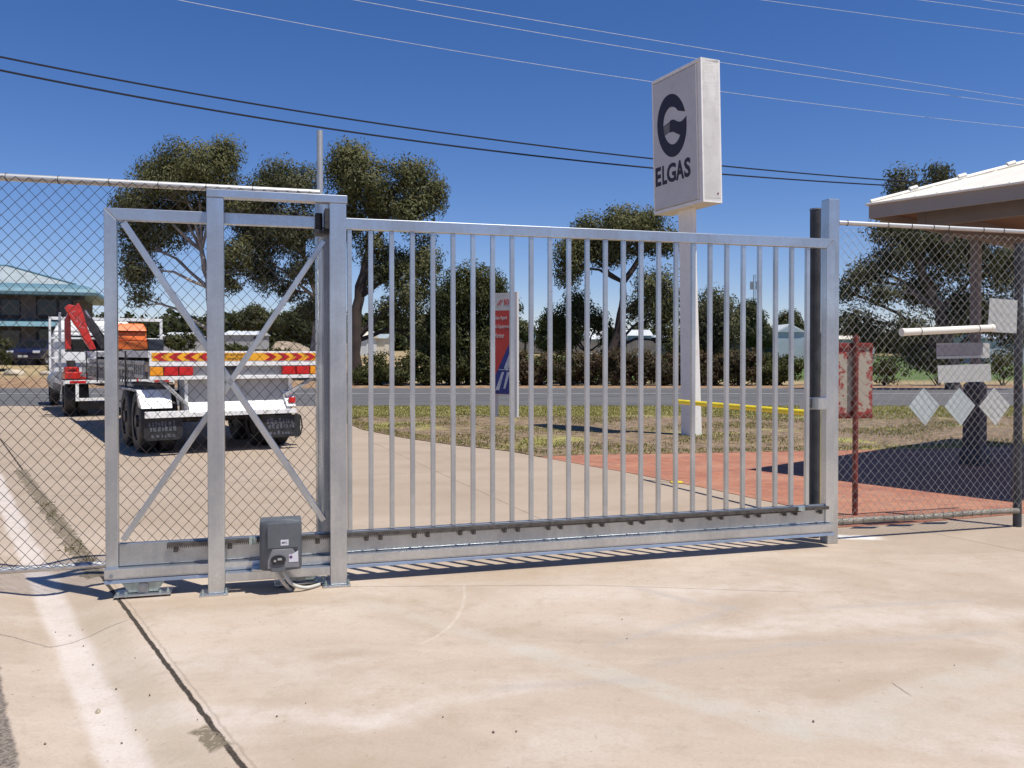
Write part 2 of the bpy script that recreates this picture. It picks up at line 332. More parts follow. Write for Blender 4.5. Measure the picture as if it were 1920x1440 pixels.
# ================================================================== SETTING
RD0, RD1 = 24.6, 38.2          # road near / far edge
def terr(x, y):
    """height of the land"""
    z = -0.12
    if y > RD1 + 0.2: z = -0.12 + 0.14 * min(1, (y - RD1 - 0.2) / 0.8)
    if y > 39:
        left = max(0.0, min(1.0, (-8 - x) / 5)); bank = 0.45 * min(1, (y - 39) / 3.2) + 0.45 * max(0, min(1, (y - 43) / 2.5))
        z += left * bank
    if y > 70:
        z += (y - 70) * 0.0125 if y < 330 else 3.25 + (y - 330) * 0.006
    z += 0.0
    return z
def lin(a, b, n): return [a + (b - a) * i / n for i in range(n + 1)]
xs = sorted(set([-2500, -1500, -800, -400, -250] + lin(-200, 200, 80) + [250, 400, 800, 1500, 2500]))
ys = [-60, -20, 0, 10, 20, 24] + lin(38.2, 46, 26) + lin(47, 70, 10) + lin(75, 340, 30) + [400, 500, 700, 1000, 1600, 2500]
g = MB(); nx = len(xs); g.v = [(x, y, terr(x, y)) for y in ys for x in xs]
g.f = [(j * nx + i, j * nx + i + 1, (j + 1) * nx + i + 1, (j + 1) * nx + i) for j in range(len(ys) - 1) for i in range(nx - 1)]
n = NT('land'); P = n.pos(); sx = n.new('ShaderNodeSeparateXYZ'); n.put(sx.inputs[0], P); Y = sx.outputs[1]; X = sx.outputs[0]
n1 = n.noise(P, 0.35, 6); n2 = n.noise(P, 3.0, 5, 0.65); n3 = n.noise(P, 0.05, 4)
Yw = n.math('ADD', Y, n.math('MULTIPLY', n.math('SUBTRACT', n1, 0.5), 3.0))
dirt = n.mix(n.mr(n2, 0.3, 0.7), (0.20, 0.115, 0.065), (0.36, 0.25, 0.16))
straw = n.mix(n.mr(n2, 0.3, 0.7), (0.23, 0.17, 0.09), (0.42, 0.33, 0.19))
green = n.mix(n.mr(n1, 0.3, 0.7), (0.075, 0.12, 0.035), (0.12, 0.165, 0.055))
far = n.mix(n.mr(n3, 0.4, 0.6), (0.16, 0.14, 0.07), (0.28, 0.22, 0.12))
c = n.mix(n.mr(Yw, 40.5, 43), dirt, straw); c = n.mix(n.math('MULTIPLY', n.mr(X, -9, -7), n.mr(Yw, 44, 52)), c, green)
c = n.mix(n.mr(Yw, 150, 185), c, far); n.put(n.b.inputs['Base Color'], c); n.b.inputs['Roughness'].default_value = 0.95; n.b.inputs['Specular IOR Level'].default_value = 0.1
n.bump(n2, 0.8, 0.08)
tag(g.build('ground', n.m, smooth=False), kind='structure')

# road
n = NT('asphalt'); P = n.pos(); a = n.noise(P, 1.2, 5); b = n.noise(P, 120, 3)
ws = n.noise(n.scale(P, (0.15, 1.6, 1)), 1.0, 3)
c = n.mix(n.mr(a, 0.3, 0.7), (0.062, 0.062, 0.066), (0.085, 0.083, 0.085)); c = n.mix(n.math('MULTIPLY', n.mr(ws, 0.4, 0.6), 0.35), c, (0.15, 0.145, 0.14)); c = n.mix(n.math('MULTIPLY', b, 0.3), c, (0.2, 0.19, 0.18))
n.put(n.b.inputs['Base Color'], c); n.b.inputs['Roughness'].default_value = 0.85; n.bump(b, 0.4, 0.01)
rd = MB(); rxs = lin(-250, 250, 50)
rd.v = [(x, y, z) for (y, z) in ((RD0, -0.005), (31.5, 0.05), (RD1, -0.01)) for x in rxs]; k = len(rxs)
rd.f = [(j * k + i, j * k + i + 1, (j + 1) * k + i + 1, (j + 1) * k + i) for j in range(2) for i in range(k - 1)]
tag(rd.build('road', n.m), kind='structure')
def roadz(y): return -0.005 + (y - RD0) / (31.5 - RD0) * 0.055 if y < 31.5 else 0.05 - (y - 31.5) / (RD1 - 31.5) * 0.06
mk = MB()
for (y0, y1) in ((31.35, 31.47), (36.6, 36.72)):
    mk.add([(-200, y0, roadz(y0) + .006), (200, y0, roadz(y0) + .006), (200, y1, roadz(y1) + .006), (-200, y1, roadz(y1) + .006)], [(0, 1, 2, 3)])
tag(mk.build('road_marking', mat('road_paint', (0.62, 0.62, 0.60), 0.6, 0, 0.2, 1.5, dirt=(0.2, 0.2, 0.2), dirtamt=0.8)), kind='structure')

# concrete driveway and yard with its spoon drain
JA, JB = 1.11, -0.69          # joint line  X = JA + JB*Y
JN = math.hypot(1, JB)
def drain(x, y):
    d = (JA + JB * y - x) / JN
    return -0.055 * math.sin(math.pi * d / 0.70) ** 2 if 0 < d < 0.70 else 0.0
cx = lin(-24, -6, 90) + lin(-5.95, 2, 159) + lin(2.2, 16, 30); cy = lin(-1.5, 9, 150) + lin(9.15, RD0 + .01, 70)
g = MB(); nx = len(cx); g.v = [(x, y, drain(x, y)) for y in cy for x in cx]
g.f = [(j * nx + i, j * nx + i + 1, (j + 1) * nx + i + 1, (j + 1) * nx + i) for j in range(len(cy) - 1) for i in range(nx - 1)]
n = NT('old_concrete'); P = n.pos()
wn = n.noise(P, 1.3, 5); wf = n.noise(P, 9, 4, 0.6); big = n.noise(n.scale(P, (0.5, 1.0, 1)), 0.9, 5, 0.6, 0.8); fine = n.noise(P, 55, 4, 0.7); grit = n.noise(P, 260, 2)
c = n.mix(n.mr(big, 0.32, 0.68), (0.40, 0.315, 0.235), (0.52, 0.43, 0.345))
sxx = n.new('ShaderNodeSeparateXYZ'); n.put(sxx.inputs[0], P); near = n.mr(sxx.outputs[1], 4.8, 7.5, 1.0, 0.25)
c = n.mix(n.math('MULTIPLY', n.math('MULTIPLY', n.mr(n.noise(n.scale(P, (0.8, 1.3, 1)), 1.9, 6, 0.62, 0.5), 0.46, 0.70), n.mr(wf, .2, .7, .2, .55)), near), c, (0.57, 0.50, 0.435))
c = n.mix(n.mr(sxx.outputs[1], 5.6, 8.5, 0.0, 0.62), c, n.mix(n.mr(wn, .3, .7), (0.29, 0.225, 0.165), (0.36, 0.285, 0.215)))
c = n.mix(n.math('MULTIPLY', n.mr(n.noise(P, 2.7, 8, 0.75), 0.52, 0.68), 0.45), c, (0.34, 0.255, 0.17))
c = n.mix(n.math('MULTIPLY', n.mr(n.noise(P, 7, 8, 0.8), 0.50, 0.66), 0.28), c, (0.31, 0.24, 0.175))
c = n.mix(n.math('MULTIPLY', n.mr(n.noise(P, 85, 3, 0.8), 0.60, 0.70), 0.38), c, (0.25, 0.19, 0.14))
c = n.mix(n.math('MULTIPLY', n.mr(n.noise(n.scale(P, (1, 1, 1), .3), 100, 3, 0.8), 0.62, 0.70), 0.35), c, (0.66, 0.60, 0.53))
G = gnd
soft = [((250, 1330), (700, 1340), 0.02, 0.16, .75), ((700, 1340), (1000, 1290), 0.01, 0.12, .6), ((1330, 1180), (1900, 1150), 0.03, 0.20, .7), ((1050, 1115), (1500, 1100), 0.03, 0.25, .55), ((230, 1240), (480, 1240), .05, .3, .5), ((1500, 1340), (1920, 1400), .02, .25, .5)]
for p, q, a_, s_, k_ in soft:
    c = n.mix(n.math('MULTIPLY', n.seg(G(*p), G(*q), a_, s_, 0.45, wn), n.math('MULTIPLY', n.mr(wf, .25, .65, .25, 1.0), k_ * .8)), c, (0.62, 0.55, 0.49))
for p, q, a_, s_, k_ in [((690, 1130), (1000, 1220), .02, .07, .5), ((1000, 1220), (1500, 1372), .05, .07, .75), ((1500, 1372), (1920, 1235), .05, .12, .65), ((1600, 1380), (1920, 1310), .04, .1, .4)]:
    c = n.mix(n.math('MULTIPLY', n.seg(G(*p), G(*q), a_, s_, 0.16, wn), n.math('MULTIPLY', n.mr(n.noise(P, 5, 7, .7), .35, .6, .3, 1.0), k_ * .85)), c, (0.485, 0.45, 0.385))
for p, q in [((1150, 1210), (1370, 1140)), ((1250, 1245), (1500, 1205)), ((1500, 1210), (1860, 1185)), ((950, 1290), (1190, 1275)), ((1200, 1105), (1370, 1140)), ((1560, 1140), (1800, 1125))]:
    c = n.mix(n.math('MULTIPLY', n.seg(G(*p), G(*q), 0.0, .07, 0.2, wn), 0.38), c, (0.36, 0.33, 0.31))
# arc scratch, pale
arc = [(870, 1098), (871, 1118), (867, 1138), (857, 1158), (842, 1176), (820, 1192), (792, 1206)]
for p, q in zip(arc[:-1], arc[1:]):
    c = n.mix(n.math('MULTIPLY', n.seg(G(*p), G(*q), 0.003, .012, 0.0, wn), 0.22), c, (0.68, 0.64, 0.55))
# drain: pale washed stripe
def jp(y, d=0.0): return (JA + JB * y - d * JN, y)
c = n.mix(n.math('MULTIPLY', n.seg(jp(-1, .33), jp(22, .33), 0.05, .06, 0.10, wn), n.mr(wf, 0.2, 0.6, 0.5, 0.85)), c, (0.64, 0.575, 0.525))
c = n.mix(n.math('MULTIPLY', n.seg(jp(-1, .16), jp(5, .16), 0.03, .12, 0.10, wn), 0.30), c, (0.36, 0.31, 0.22))
# right post spill
c = n.mix(n.seg(G(1560, 1006), G(1625, 1008), 0.03, .09, 0.12, wf), c, (0.80, 0.77, 0.72))
# beyond the gate the slab is duller
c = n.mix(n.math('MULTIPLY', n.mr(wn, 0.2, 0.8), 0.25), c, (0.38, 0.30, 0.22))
# cracks, slab joints
dark = (0.10, 0.075, 0.055)
cr = None
lines = [(G(0, 1188), G(90, 1197), .003), (G(90, 1197), G(232, 1164), .003), (G(640, 1100), G(1100, 1097), .0015), (G(1100, 1097), G(1500, 1110), .001), (G(1680, 986), G(1920, 1034), .003),
         (G(215, 915), G(600, 880), .006), (G(430, 905), G(900, 880), .004), (G(100, 930), G(420, 925), .006), (G(700, 830), G(1050, 990), .003), (G(1675, 1283), G(1700, 1300), .0015)]
for p, q, wd in lines:
    m_ = n.seg(p, q, wd, .007, 0.03, wf); cr = m_ if cr is None else n.math('MAXIMUM', cr, m_)
c = n.mix(n.math('MULTIPLY', cr, 0.5), c, dark)
jm = n.seg(jp(-1), jp(24), 0.008, .007, 0.022, wf); c = n.mix(jm, c, (0.035, 0.028, 0.022))
jm2 = n.seg(jp(-1, -.035), jp(24, -.035), 0.003, .006, 0.03, wf); c = n.mix(n.math('MULTIPLY', jm2, .25), c, (0.09, 0.07, 0.05))
crum = n.math('MAXIMUM', n.seg(jp(5.7, .03), jp(11, .03), 0.05, .03, 0.20, wf), n.seg(jp(3.22, .02), jp(3.36, .05), 0.03, .02, 0.12, wf))
c = n.mix(n.math('MULTIPLY', crum, n.mr(n.noise(P, 40, 5, .7), 0.32, 0.5)), c, (0.17, 0.14, 0.095))
c = n.mix(n.math('MULTIPLY', n.mr(n.noise(P, 26, 4, .75), 0.665, 0.69), 0.7), c, (0.13, 0.10, 0.075))
c = n.mix(n.math('MULTIPLY', n.mr(fine, 0.4, 0.7), 0.20), c, (0.30, 0.23, 0.16)); c = n.mix(n.math('MULTIPLY', n.mr(grit, 0.55, 0.75), 0.30), c, (0.18, 0.14, 0.10))
# gravelly asphalt left of the drain
ed = n.seg(jp(-1, 1.45), jp(4.9, 1.45), 0.76, .02, 0.06, wf); c = n.mix(ed, c, n.mix(n.mr(fine, 0.35, 0.65), (0.10, 0.085, 0.07), (0.27, 0.22, 0.18)))
n.put(n.b.inputs['Base Color'], c); n.b.inputs['Roughness'].default_value = 0.88; n.b.inputs['Specular IOR Level'].default_value = 0.25
h = n.math('ADD', n.math('MULTIPLY', fine, 0.4), n.math('MULTIPLY', n.math('MAXIMUM', jm, n.math('MAXIMUM', cr, crum)), -2.5)); n.bump(n.math('ADD', h, n.math('MULTIPLY', wf, .8)), 0.35, 0.006)
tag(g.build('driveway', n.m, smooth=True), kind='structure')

def inpoly(px, py, poly):
    r = np.zeros(len(px), bool); j = len(poly) - 1
    for i in range(len(poly)):
        xi, yi = poly[i]; xj, yj = poly[j]
        r ^= ((yi > py) != (yj > py)) & (px < (xj - xi) * (py - yi) / (yj - yi + 1e-12) + xi); j = i
    return r
# brick paving
brick_poly = [G(1012, 857), G(1180, 887), G(1330, 917), G(1480, 949), G(1545, 966), G(1563, 990), G(1700, 982), G(1925, 963), (9, 8.0), (16, 10), (16, 13.6), G(1925, 836), G(1800, 841), G(1560, 845), G(1250, 851), G(1090, 853)]
n = NT('red_brick_paving'); P = n.pos(); bt = n.new('ShaderNodeTexBrick'); n.put(bt.inputs['Vector'], n.scale(P, (1, 1, 1), 0.6))
bt.inputs['Scale'].default_value = 1.0; bt.inputs['Brick Width'].default_value = 0.23; bt.inputs['Row Height'].default_value = 0.115; bt.inputs['Mortar Size'].default_value = 0.006
bt.inputs['Color1'].default_value = (0.42, 0.165, 0.085, 1); bt.inputs['Color2'].default_value = (0.32, 0.12, 0.07, 1); bt.inputs['Mortar'].default_value = (0.22, 0.12, 0.085, 1)
c = n.mix(n.math('MULTIPLY', n.mr(n.noise(P, 0.9, 6, .65), 0.42, 0.66), 0.5), bt.outputs[0], (0.44, 0.25, 0.16)); c = n.mix(n.math('MULTIPLY', n.mr(n.noise(n.scale(P, (1, 2.2, 1)), 2.6, 7, .75), .5, .64), .55), c, (0.21, 0.085, 0.06)); c = n.mix(n.math('MULTIPLY', n.mr(n.noise(P, 14, 4), .5, .7), .3), c, (0.20, 0.07, 0.05))
n.put(n.b.inputs['Base Color'], c); n.b.inputs['Roughness'].default_value = 0.85; n.bump(bt.outputs[1], -0.5, 0.006)
tag(MB().slab(brick_poly, -0.04, 0.006).build('brick_paving', n.m), kind='structure')
# grass verge
verge_poly = [(G(622, 768)[0], RD0 - .1), G(628, 780), G(650, 794), G(680, 806), G(760, 822), G(860, 836), G(960, 847), G(1014, 857.5), G(1090, 853.5), G(1250, 851.5), G(1560, 845.5), G(1800, 841.5), G(1925, 836.5), (16, 13.7), (16, RD0 - .1)]
def vergez(x, y): return 0.012
n = NT('dry_lawn_soil'); P = n.pos(); sx = n.new('ShaderNodeSeparateXYZ'); n.put(sx.inputs[0], P)
n1 = n.noise(P, 0.55, 6, 0.6, 0.5); n2 = n.noise(P, 5, 5, 0.7); n3 = n.noise(P, 30, 3)
soil = n.mix(n.mr(n2, 0.36, 0.64), (0.105, 0.068, 0.040), (0.30, 0.205, 0.125)); gr = n.mix(n.mr(n2, 0.35, 0.65), (0.20, 0.19, 0.05), (0.40, 0.36, 0.10))
Yw = n.math('ADD', sx.outputs[1], n.math('MULTIPLY', n.math('SUBTRACT', n1, 0.5), 5))
gmask = n.math('MAXIMUM', n.math('MULTIPLY', n.mr(Yw, 19.5, 21.5), 0.9), n.mr(n1, 0.54, 0.64))
c = n.mix(gmask, soil, gr); c = n.mix(n.math('MULTIPLY', n.mr(n3, .45, .65), .35), c, (0.40, 0.32, 0.19))
n.put(n.b.inputs['Base Color'], c); n.b.inputs['Roughness'].default_value = 0.95; n.bump(n.math('ADD', n2, n3), 0.9, 0.04)
tag(MB().slab(verge_poly, -0.04, 0.012).build('verge_soil', n.m), kind='structure')
def blades(name, N, box, poly, hmin, hmax, m, wdt=0.012, fn=None):
    x = rng.uniform(box[0], box[1], N); y = rng.uniform(box[2], box[3], N); k = inpoly(x, y, poly)
    # patchy
    p = np.sin(x * 1.7 + np.sin(y * .9) * 2) + np.sin(y * 2.3 + np.sin(x * 1.1) * 2) + rng.normal(size=N) * .7; ed = inpoly(x - .25, y - .5, poly) & inpoly(x + .0, y - .45, poly); k &= (p > 0.5) | ~ed | (y + np.sin(x * 1.3) * .5 > 20.3)
    x = x[k]; y = y[k]; K = len(x); h_ = rng.uniform(hmin, hmax, K); a = rng.uniform(0, 6.28, K); lx = np.cos(a) * wdt; ly = np.sin(a) * wdt
    tx = x + rng.normal(size=K) * h_ * .6; ty = y + rng.normal(size=K) * h_ * .6; z = 0.008
    V = np.stack([np.stack([x - lx, y - ly, np.full(K, z)], 1), np.stack([x + lx, y + ly, np.full(K, z)], 1), np.stack([tx + lx * .3, ty + ly * .3, z + h_], 1), np.stack([tx - lx * .3, ty - ly * .3, z + h_], 1)], 1)
    return quads(name, V, m)
M['blade'] = leafmat('lawn_blades', (0.15, 0.155, 0.045), (0.25, 0.23, 0.07), (0.36, 0.28, 0.13), 0.9, 0.3)
tag(blades('grass', 130000, (-6, 16, 12.5, RD0), verge_poly, 0.012, 0.045, M['blade'], 0.010), kind='stuff', cat='grass', label='patchy dry grass of the verge between driveway and road')

# ================================================================== GATE
GA = math.atan(0.278); GF = Frame(0, 5.9, GA); go = (0, 5.9, 0)
def gx(px, t=0): return GF.x(px, t)
def gz(px, py, t=0): return GF.at(px, py, t)[1]
gate = thing('sliding_gate', 'galvanised sliding gate with vertical bars, braced tail and toothed rack', 'gate', go, GA)
zt = (gz(205, 390) + gz(1540, 448)) / 2; zb = (gz(205, 1090) + gz(1540, 1003)) / 2; th = 0.025
xl0, xl1 = gx(197), gx(221); xr0, xr1 = gx(1545), gx(1561)
RH = 0.075; ztr = zt - RH
z_tracktop = gz(400, 1048); z_railtop = (gz(300, 1018) + gz(900, 978)) / 2
z_tt = zb + 0.095
rl = MB()
def miter(mb, x0, x1, z0, z1, ty, l=0, r=0):
    h_ = z1 - z0; mb.prism([(x0, z0) if l <= 0 else (x0 + h_, z0), (x1, z0) if r <= 0 else (x1 - h_, z0), (x1, z1), (x0, z1)], -ty, ty)
miter(rl, xl0 + .001, xr1 - .001, ztr, zt, th, 1, 1); rl.build('top_rail', M['galv'], gate, 0.004)
st = MB(); st.prism([(xl0, zb + .002), (xl1, zb + .002), (xl1, ztr), (xl0, zt)], -th, th); st.build('stile', M['galv'], gate, 0.004)
st = MB(); st.prism([(xr1 - RH, z_tt + .005), (xr1, z_tt + .005), (xr1, zt), (xr1 - RH, ztr)], -th, th); st.build('stile', M['galv'], gate, 0.004)
xa = gx(655.5); xb = gx(1513); NB = 25
bar_me = MB().box(-.0155, .0155, -.0155, .0155, 0, ztr - z_railtop); b0 = bar_me.build('bar', M['galv'], gate, 0.003)
b0.location = (xa, 0, z_railtop)
for i in range(1, NB + 1):
    o = b0.copy(); COL.objects.link(o); o.parent = gate; o.location = (xa + (xb - xa) * i / NB, 0, z_railtop)
mb = MB().box(xl1 + .001, xr1 - .01, -.014, th + .001, z_tt + .004, z_railtop); mb.build('bottom_rail', M['galv_rail'], gate, 0.005)
tk = MB(); xe0 = xl0 - .002; xe1 = xr1 - .02
prof = [(-.045, zb), (-.045, z_tt), (.04, z_tt), (.04, zb), (.012, zb), (.012, zb + .012), (-.018, zb + .012), (-.018, zb)]
prof = [(-.062, zb + .036), (-.046, zb + .034), (-.046, zb + .024), (-.058, zb + .020), (-.062, zb), (-.015, zb), (-.015, zb + .01), (.012, zb + .01), (.012, zb), (.04, zb), (.04, z_tt - .002), (-.062, z_tt - .002)]
nP = len(prof); tk.add([(xe0, y, z) for y, z in prof] + [(xe1, y, z) for y, z in prof], [tuple(range(nP)), tuple(reversed(range(nP, 2 * nP)))] + [(i, i + nP, (i + 1) % nP + nP, (i + 1) % nP) for i in range(nP)])
tk.build('track_beam', M['galv'], gate, 0.002)
MB().tube([(xe0 + .04, -.063, zb + .05), (xe0 + .04, -.071, zb + .05)], .012, 6).build('bolt', M['galv_dull'], gate)
# braces
def gp(px, py): a, b = GF.at(px, py); return (a, 0, b)
br = MB(); br.bar(gp(232, 418), gp(607, 975), .04, .058, (0, 1, 0)); br.v = [(x, y, z) for x, y, z in br.v]; br.build('brace', M['galv'], gate, 0.003)
br = MB(); br.bar(gp(232, 1012), gp(432, 716), .036, .058, (0, 1, 0)); br.bar(gp(432, 716), gp(607, 452), .036, .058, (0, 1, 0)); br.build('brace', M['galv'], gate, 0.003)
xs_ = gx(614); MB().box(xs_ - .025, xs_ + .02, -.02, .02, z_railtop, ztr).build('inner_stile', M['galv_dull'], gate, 0.003)
# rack: strip + teeth + brackets
rk = MB(); yk = -th - .001; zr1 = z_railtop - .008; zr0 = zr1 - .034
x0r, x1r = gx(313), gx(1500)
rk.box(x0r, x1r, yk - .022, yk, zr0 + .012, zr1)
x = x0r
while x < x1r - .01: rk.box(x, x + .006, yk - .020, yk - .002, zr0, zr0 + .0125); x += .0125
rk.box(gx(1503), gx(1549), yk - .022, yk, zr0 + .008, zr1 - .002)
rk.build('rack', M['rack'], gate)
bk0 = MB().box(-.014, .014, yk - .016, yk, -.034, 0); bk0.tube([(0, yk - .016, -.02), (0, yk - .026, -.02)], .008, 6); bk = bk0.build('rack_bracket', M['rack'], gate, .002)
bp = [329, 430, 594, 685.5, 712, 775, 800, 861, 886, 944, 969, 1026, 1049, 1104, 1127, 1181, 1203, 1255, 1277, 1328, 1350, 1399, 1420, 1468, 1488, 1535]
for i, p in enumerate(bp):
    o = bk if i == 0 else bk.copy()
    if i: COL.objects.link(o); o.parent = gate
    o.location = (gx(p), 0, zr0 + .008)
sw = MB().box(gx(466), gx(473), yk - .03, yk, zr0 - .005, zr1 + .012); sw.box(gx(474), gx(481), yk - .03, yk, zr0 - .002, zr1 + .008); sw.build('limit_stop', M['zinc'], gate, .003)
sw = MB().box(gx(1488), gx(1500), yk - .05, yk - .023, zr1 - .02, zr1 + .012); sw.build('limit_stop', M['zinc'], gate, .003)

# guide frame
pf = -.135; pbk = -.06
fr = thing('gate_support_frame', 'galvanised portal of two posts guiding the gate beside the grey motor', 'frame', go, GA)
zp = gz(405, 355, pf) ; zp2 = gz(640, 372, pf); ztop = gz(640, 366, pf)
for (a, b) in ((388, 420), (618.5, 650)):
    xa_, xb_ = gx(a, pf), gx(b, pf)
    p = MB().box(xa_, xb_, pf, pbk, 0.012, ztop - .052); po = p.build('post', M['galv'], fr, 0.005)
    bpz = MB().box(xa_ - .05, xb_ + .02, pf - .03, pbk + .04, 0, .012)
    bp_o = bpz.build('base_plate', M['galv'], po, .002)
    for xx in (xa_ - .03, xb_ + .008): MB().tube([(xx, pf - .012, .012), (xx, pf - .012, .03)], .009, 6).tube([(xx, pf - .012, .012), (xx, pf - .012, .045)], .005, 6).build('anchor_bolt', M['zinc'], po)
MB().box(gx(388, pf), gx(652, pf), pf - .003, pbk + .003, ztop - .052 + .0005, ztop).build('top_beam', M['galv'], fr, .004)
xq0, xq1 = gx(420, pf) + .001, gx(618.5, pf) - .001
MB().box(xq0, xq1, pf + .006, pf + .055, gz(500, 1087, pf), gz(500, 1070, pf)).build('cross_rail', M['galv'], fr, .003)
rb = MB(); xr_ = gx(598, -.03); rb.tube([(xr_, -.055, gz(600, 433)), (xr_, -.055, gz(600, 403))], .024, 14); MB().tube([(xr_, .055, gz(600, 433)), (xr_, .055, gz(600, 403))], .024, 14).build('guide_roller', M['black'], fr, .003, True)
ro = rb.build('guide_roller', M['black'], fr, .003, True)
MB().box(gx(590), gx(622), -.085, .09, gz(600, 440), gz(600, 434)).box(gx(608), gx(619), -.128, .09, gz(600, 433.5), gz(600, 396)).build('roller_bracket', M['dark'], fr, .002)

# roller carriages
car0 = thing('roller_carriage', 'zinc roller carriage on a bolted plate under the tail end of the gate', 'roller', (0, 0, 0), GA, 'roller carriages under the gate')
def carriage_parts(t):
    MB().box(-.165, .165, -.07, .07, .012, .024).build('base_plate', M['galv'], t, .002)
    MB().prism([(-.085, .03), (.085, .03), (.125, zb - .004), (-.125, zb - .004)], -.035, .035).build('carriage_block', M['zinc'], t, .004)
    MB().prism([(-.03, .026), (.03, .026), (.03, .075), (.018, .088), (-.018, .088), (-.03, .075)], -.046, -.036).tube([(0, -.047, .055), (0, -.056, .055)], .02, 12).build('bearing', M['galv_dull'], t, .002, True)
    for x in (-.145, .1, .145, -.1):
        MB().tube([(x, -.045, .0), (x, -.045, .055 if x == .145 else .04)], .006, 8).tube([(x, -.045, .024), (x, -.045, .036)], .012, 6).build('anchor_bolt', M['zinc'], t, 0, True)
carriage_parts(car0)
def put(o, px, t=0): p = GF.w(gx(px, t), t); o.location = (p.x, p.y, 0)
put(car0, 268, -.01)
c2 = car0.copy(); COL.objects.link(c2); put(c2, 562, -.01); c2['label'] = 'zinc roller carriage half hidden behind the conduits below the grey motor'
for ch in list(car0.children):
    o = ch.copy(); COL.objects.link(o); o.parent = c2

# motor
mo = thing('gate_motor', 'dark grey sliding gate motor with black key knob on the cross rail', 'motor', (0, 0, 0), GA); tm = -.15
pm = GF.w((gx(485, -.25) + gx(565, -.25)) / 2, tm); mo.location = (pm.x, pm.y, 0)
W = (gx(565, -.25) - gx(485, -.25)) * 1.0; z0m = gz(525, 1069, -.25); z1m = gz(525, 973, -.25); Hm = z1m - z0m
bd = MB(); hw = W / 2
out_f = [(-hw, .10), (-hw, -.06), (-hw + .03, -.095), (-hw * .4, -.115), (hw * .4, -.115), (hw - .008, -.098), (hw, -.07), (hw, .10)]
def ring(z, k=1.0, bulge=0): return [(x * k, y * k, z + bulge * (1 - (x / hw) ** 2)) for x, y in out_f]
lv = [ring(z0m, .97), ring(z0m + .02), ring(z1m - .045), ring(z1m - .028, .985, .015), ring(z1m - .02, .93, .022)]
o_ = []; 
for l in lv: o_ += l
nn = len(out_f); fs = [tuple(reversed(range(nn))), tuple(range(4 * nn, 5 * nn))]
for j in range(4): fs += [(j * nn + i, j * nn + (i + 1) % nn, (j + 1) * nn + (i + 1) % nn, (j + 1) * nn + i) for i in range(nn)]
bd.add(o_, fs); body = bd.build('housing', M['motor'], mo, .006, True)
MB().box(-hw * .62, hw * .86, -.1185, -.112, z0m + Hm * .44, z0m + Hm * .93).build('cover_panel', M['motor'], mo, .003)
MB().prism([(-hw * .62, z0m + Hm * .05), (hw * .86, z0m + Hm * .05), (hw * .86, z0m + Hm * .24), (hw * .55, z0m + Hm * .42), (-hw * .4, z0m + Hm * .42), (-hw * .62, z0m + Hm * .2)], -.1195, -.112).build('lower_panel', M['motor_light'], mo, .003)
kn = MB(); kz = z0m + Hm * .22; kx = -hw * .12
kn.v = []; N_ = 28
pts = [(kx + math.cos(2 * math.pi * i / N_) * .046, kz + math.sin(2 * math.pi * i / N_) * .029) for i in range(N_)]
kn.prism(pts, -.131, -.118); ko = kn.build('key_knob', M['black'], mo, .004, True)
MB().tube([(kx - .02, -.131, kz - .004), (kx - .02, -.136, kz - .004)], .008, 12).box(kx - .004, kx + .022, -.135, -.131, kz - .002, kz + .012).build('key_cover', M['alu'], ko, .001)
MB().prism([(kx - .046, kz - .075), (kx + .046, kz - .075), (kx + .04, kz - .026), (kx - .04, kz - .026)], -.123, -.116).build('cable_cover', M['motor'], mo, .003)
lx = hw * .18
pl = MB().box(lx - .024, lx + .024, -.1205, -.1185, z0m + Hm * .49, z0m + Hm * .60).build('badge', M['sticker'], mo)
text('badge_text', 'MFC', M['blacktxt'], pl, lx - .017, lx + .017, z0m + Hm * .525, z0m + Hm * .565, -.1205, .0008, .01)
sx0 = hw * .38
st = MB().prism([(sx0, z0m + Hm * .16), (hw * .82, z0m + Hm * .16), (hw * .82, z0m + Hm * .38), (sx0 + .02, z0m + Hm * .31), (sx0, z0m + Hm * .31)], -.1215, -.1195).build('warning_sticker', M['sticker'], mo)
MB().prism([(sx0 + .012 + .010 * math.cos(a), z0m + Hm * .26 + .010 * math.sin(a)) for a in [k * math.pi / 6 for k in range(12)]], -.1225, -.1215).build('sticker_print', M['purple'], st)
MB().box(-hw - .05, hw + .0, -.04, .08, z0m - .012, z0m - .002).build('mounting_plate', M['galv'], mo, .002)
def hose(name, label, pts):
    P3 = [GF.w(gx(p[0], p[2]), p[2], gz(p[0], p[1], p[2])) for p in pts]
    # Catmull-Rom
    out = []; 
    for i in range(len(P3) - 1):
        a = P3[max(i - 1, 0)]; b = P3[i]; c_ = P3[i + 1]; d = P3[min(i + 2, len(P3) - 1)]
        for k in range(8):
            t = k / 8; out.append(0.5 * ((2 * b) + (c_ - a) * t + (2 * a - 5 * b + 4 * c_ - d) * t * t + (3 * b - a - 3 * c_ + d) * t ** 3))
    out.append(P3[-1]); m = MB(); m.tube(out, .0115, 10)
    return tag(m.build(name, M['conduit'], None, 0, True), label, 'conduit', 'grey conduits under the motor')
hose('cable_conduit', 'short grey conduit dropping straight from the motor to the concrete', [(512, 1060, -.2), (519, 1075, -.215), (530, 1092, -.20), (543, 1107, -.16)])
hose('cable_conduit', 'long grey conduit curving from the motor right along the concrete', [(528, 1060, -.2), (533, 1078, -.22), (548, 1096, -.21), (572, 1102, -.185), (598, 1096, -.11)])

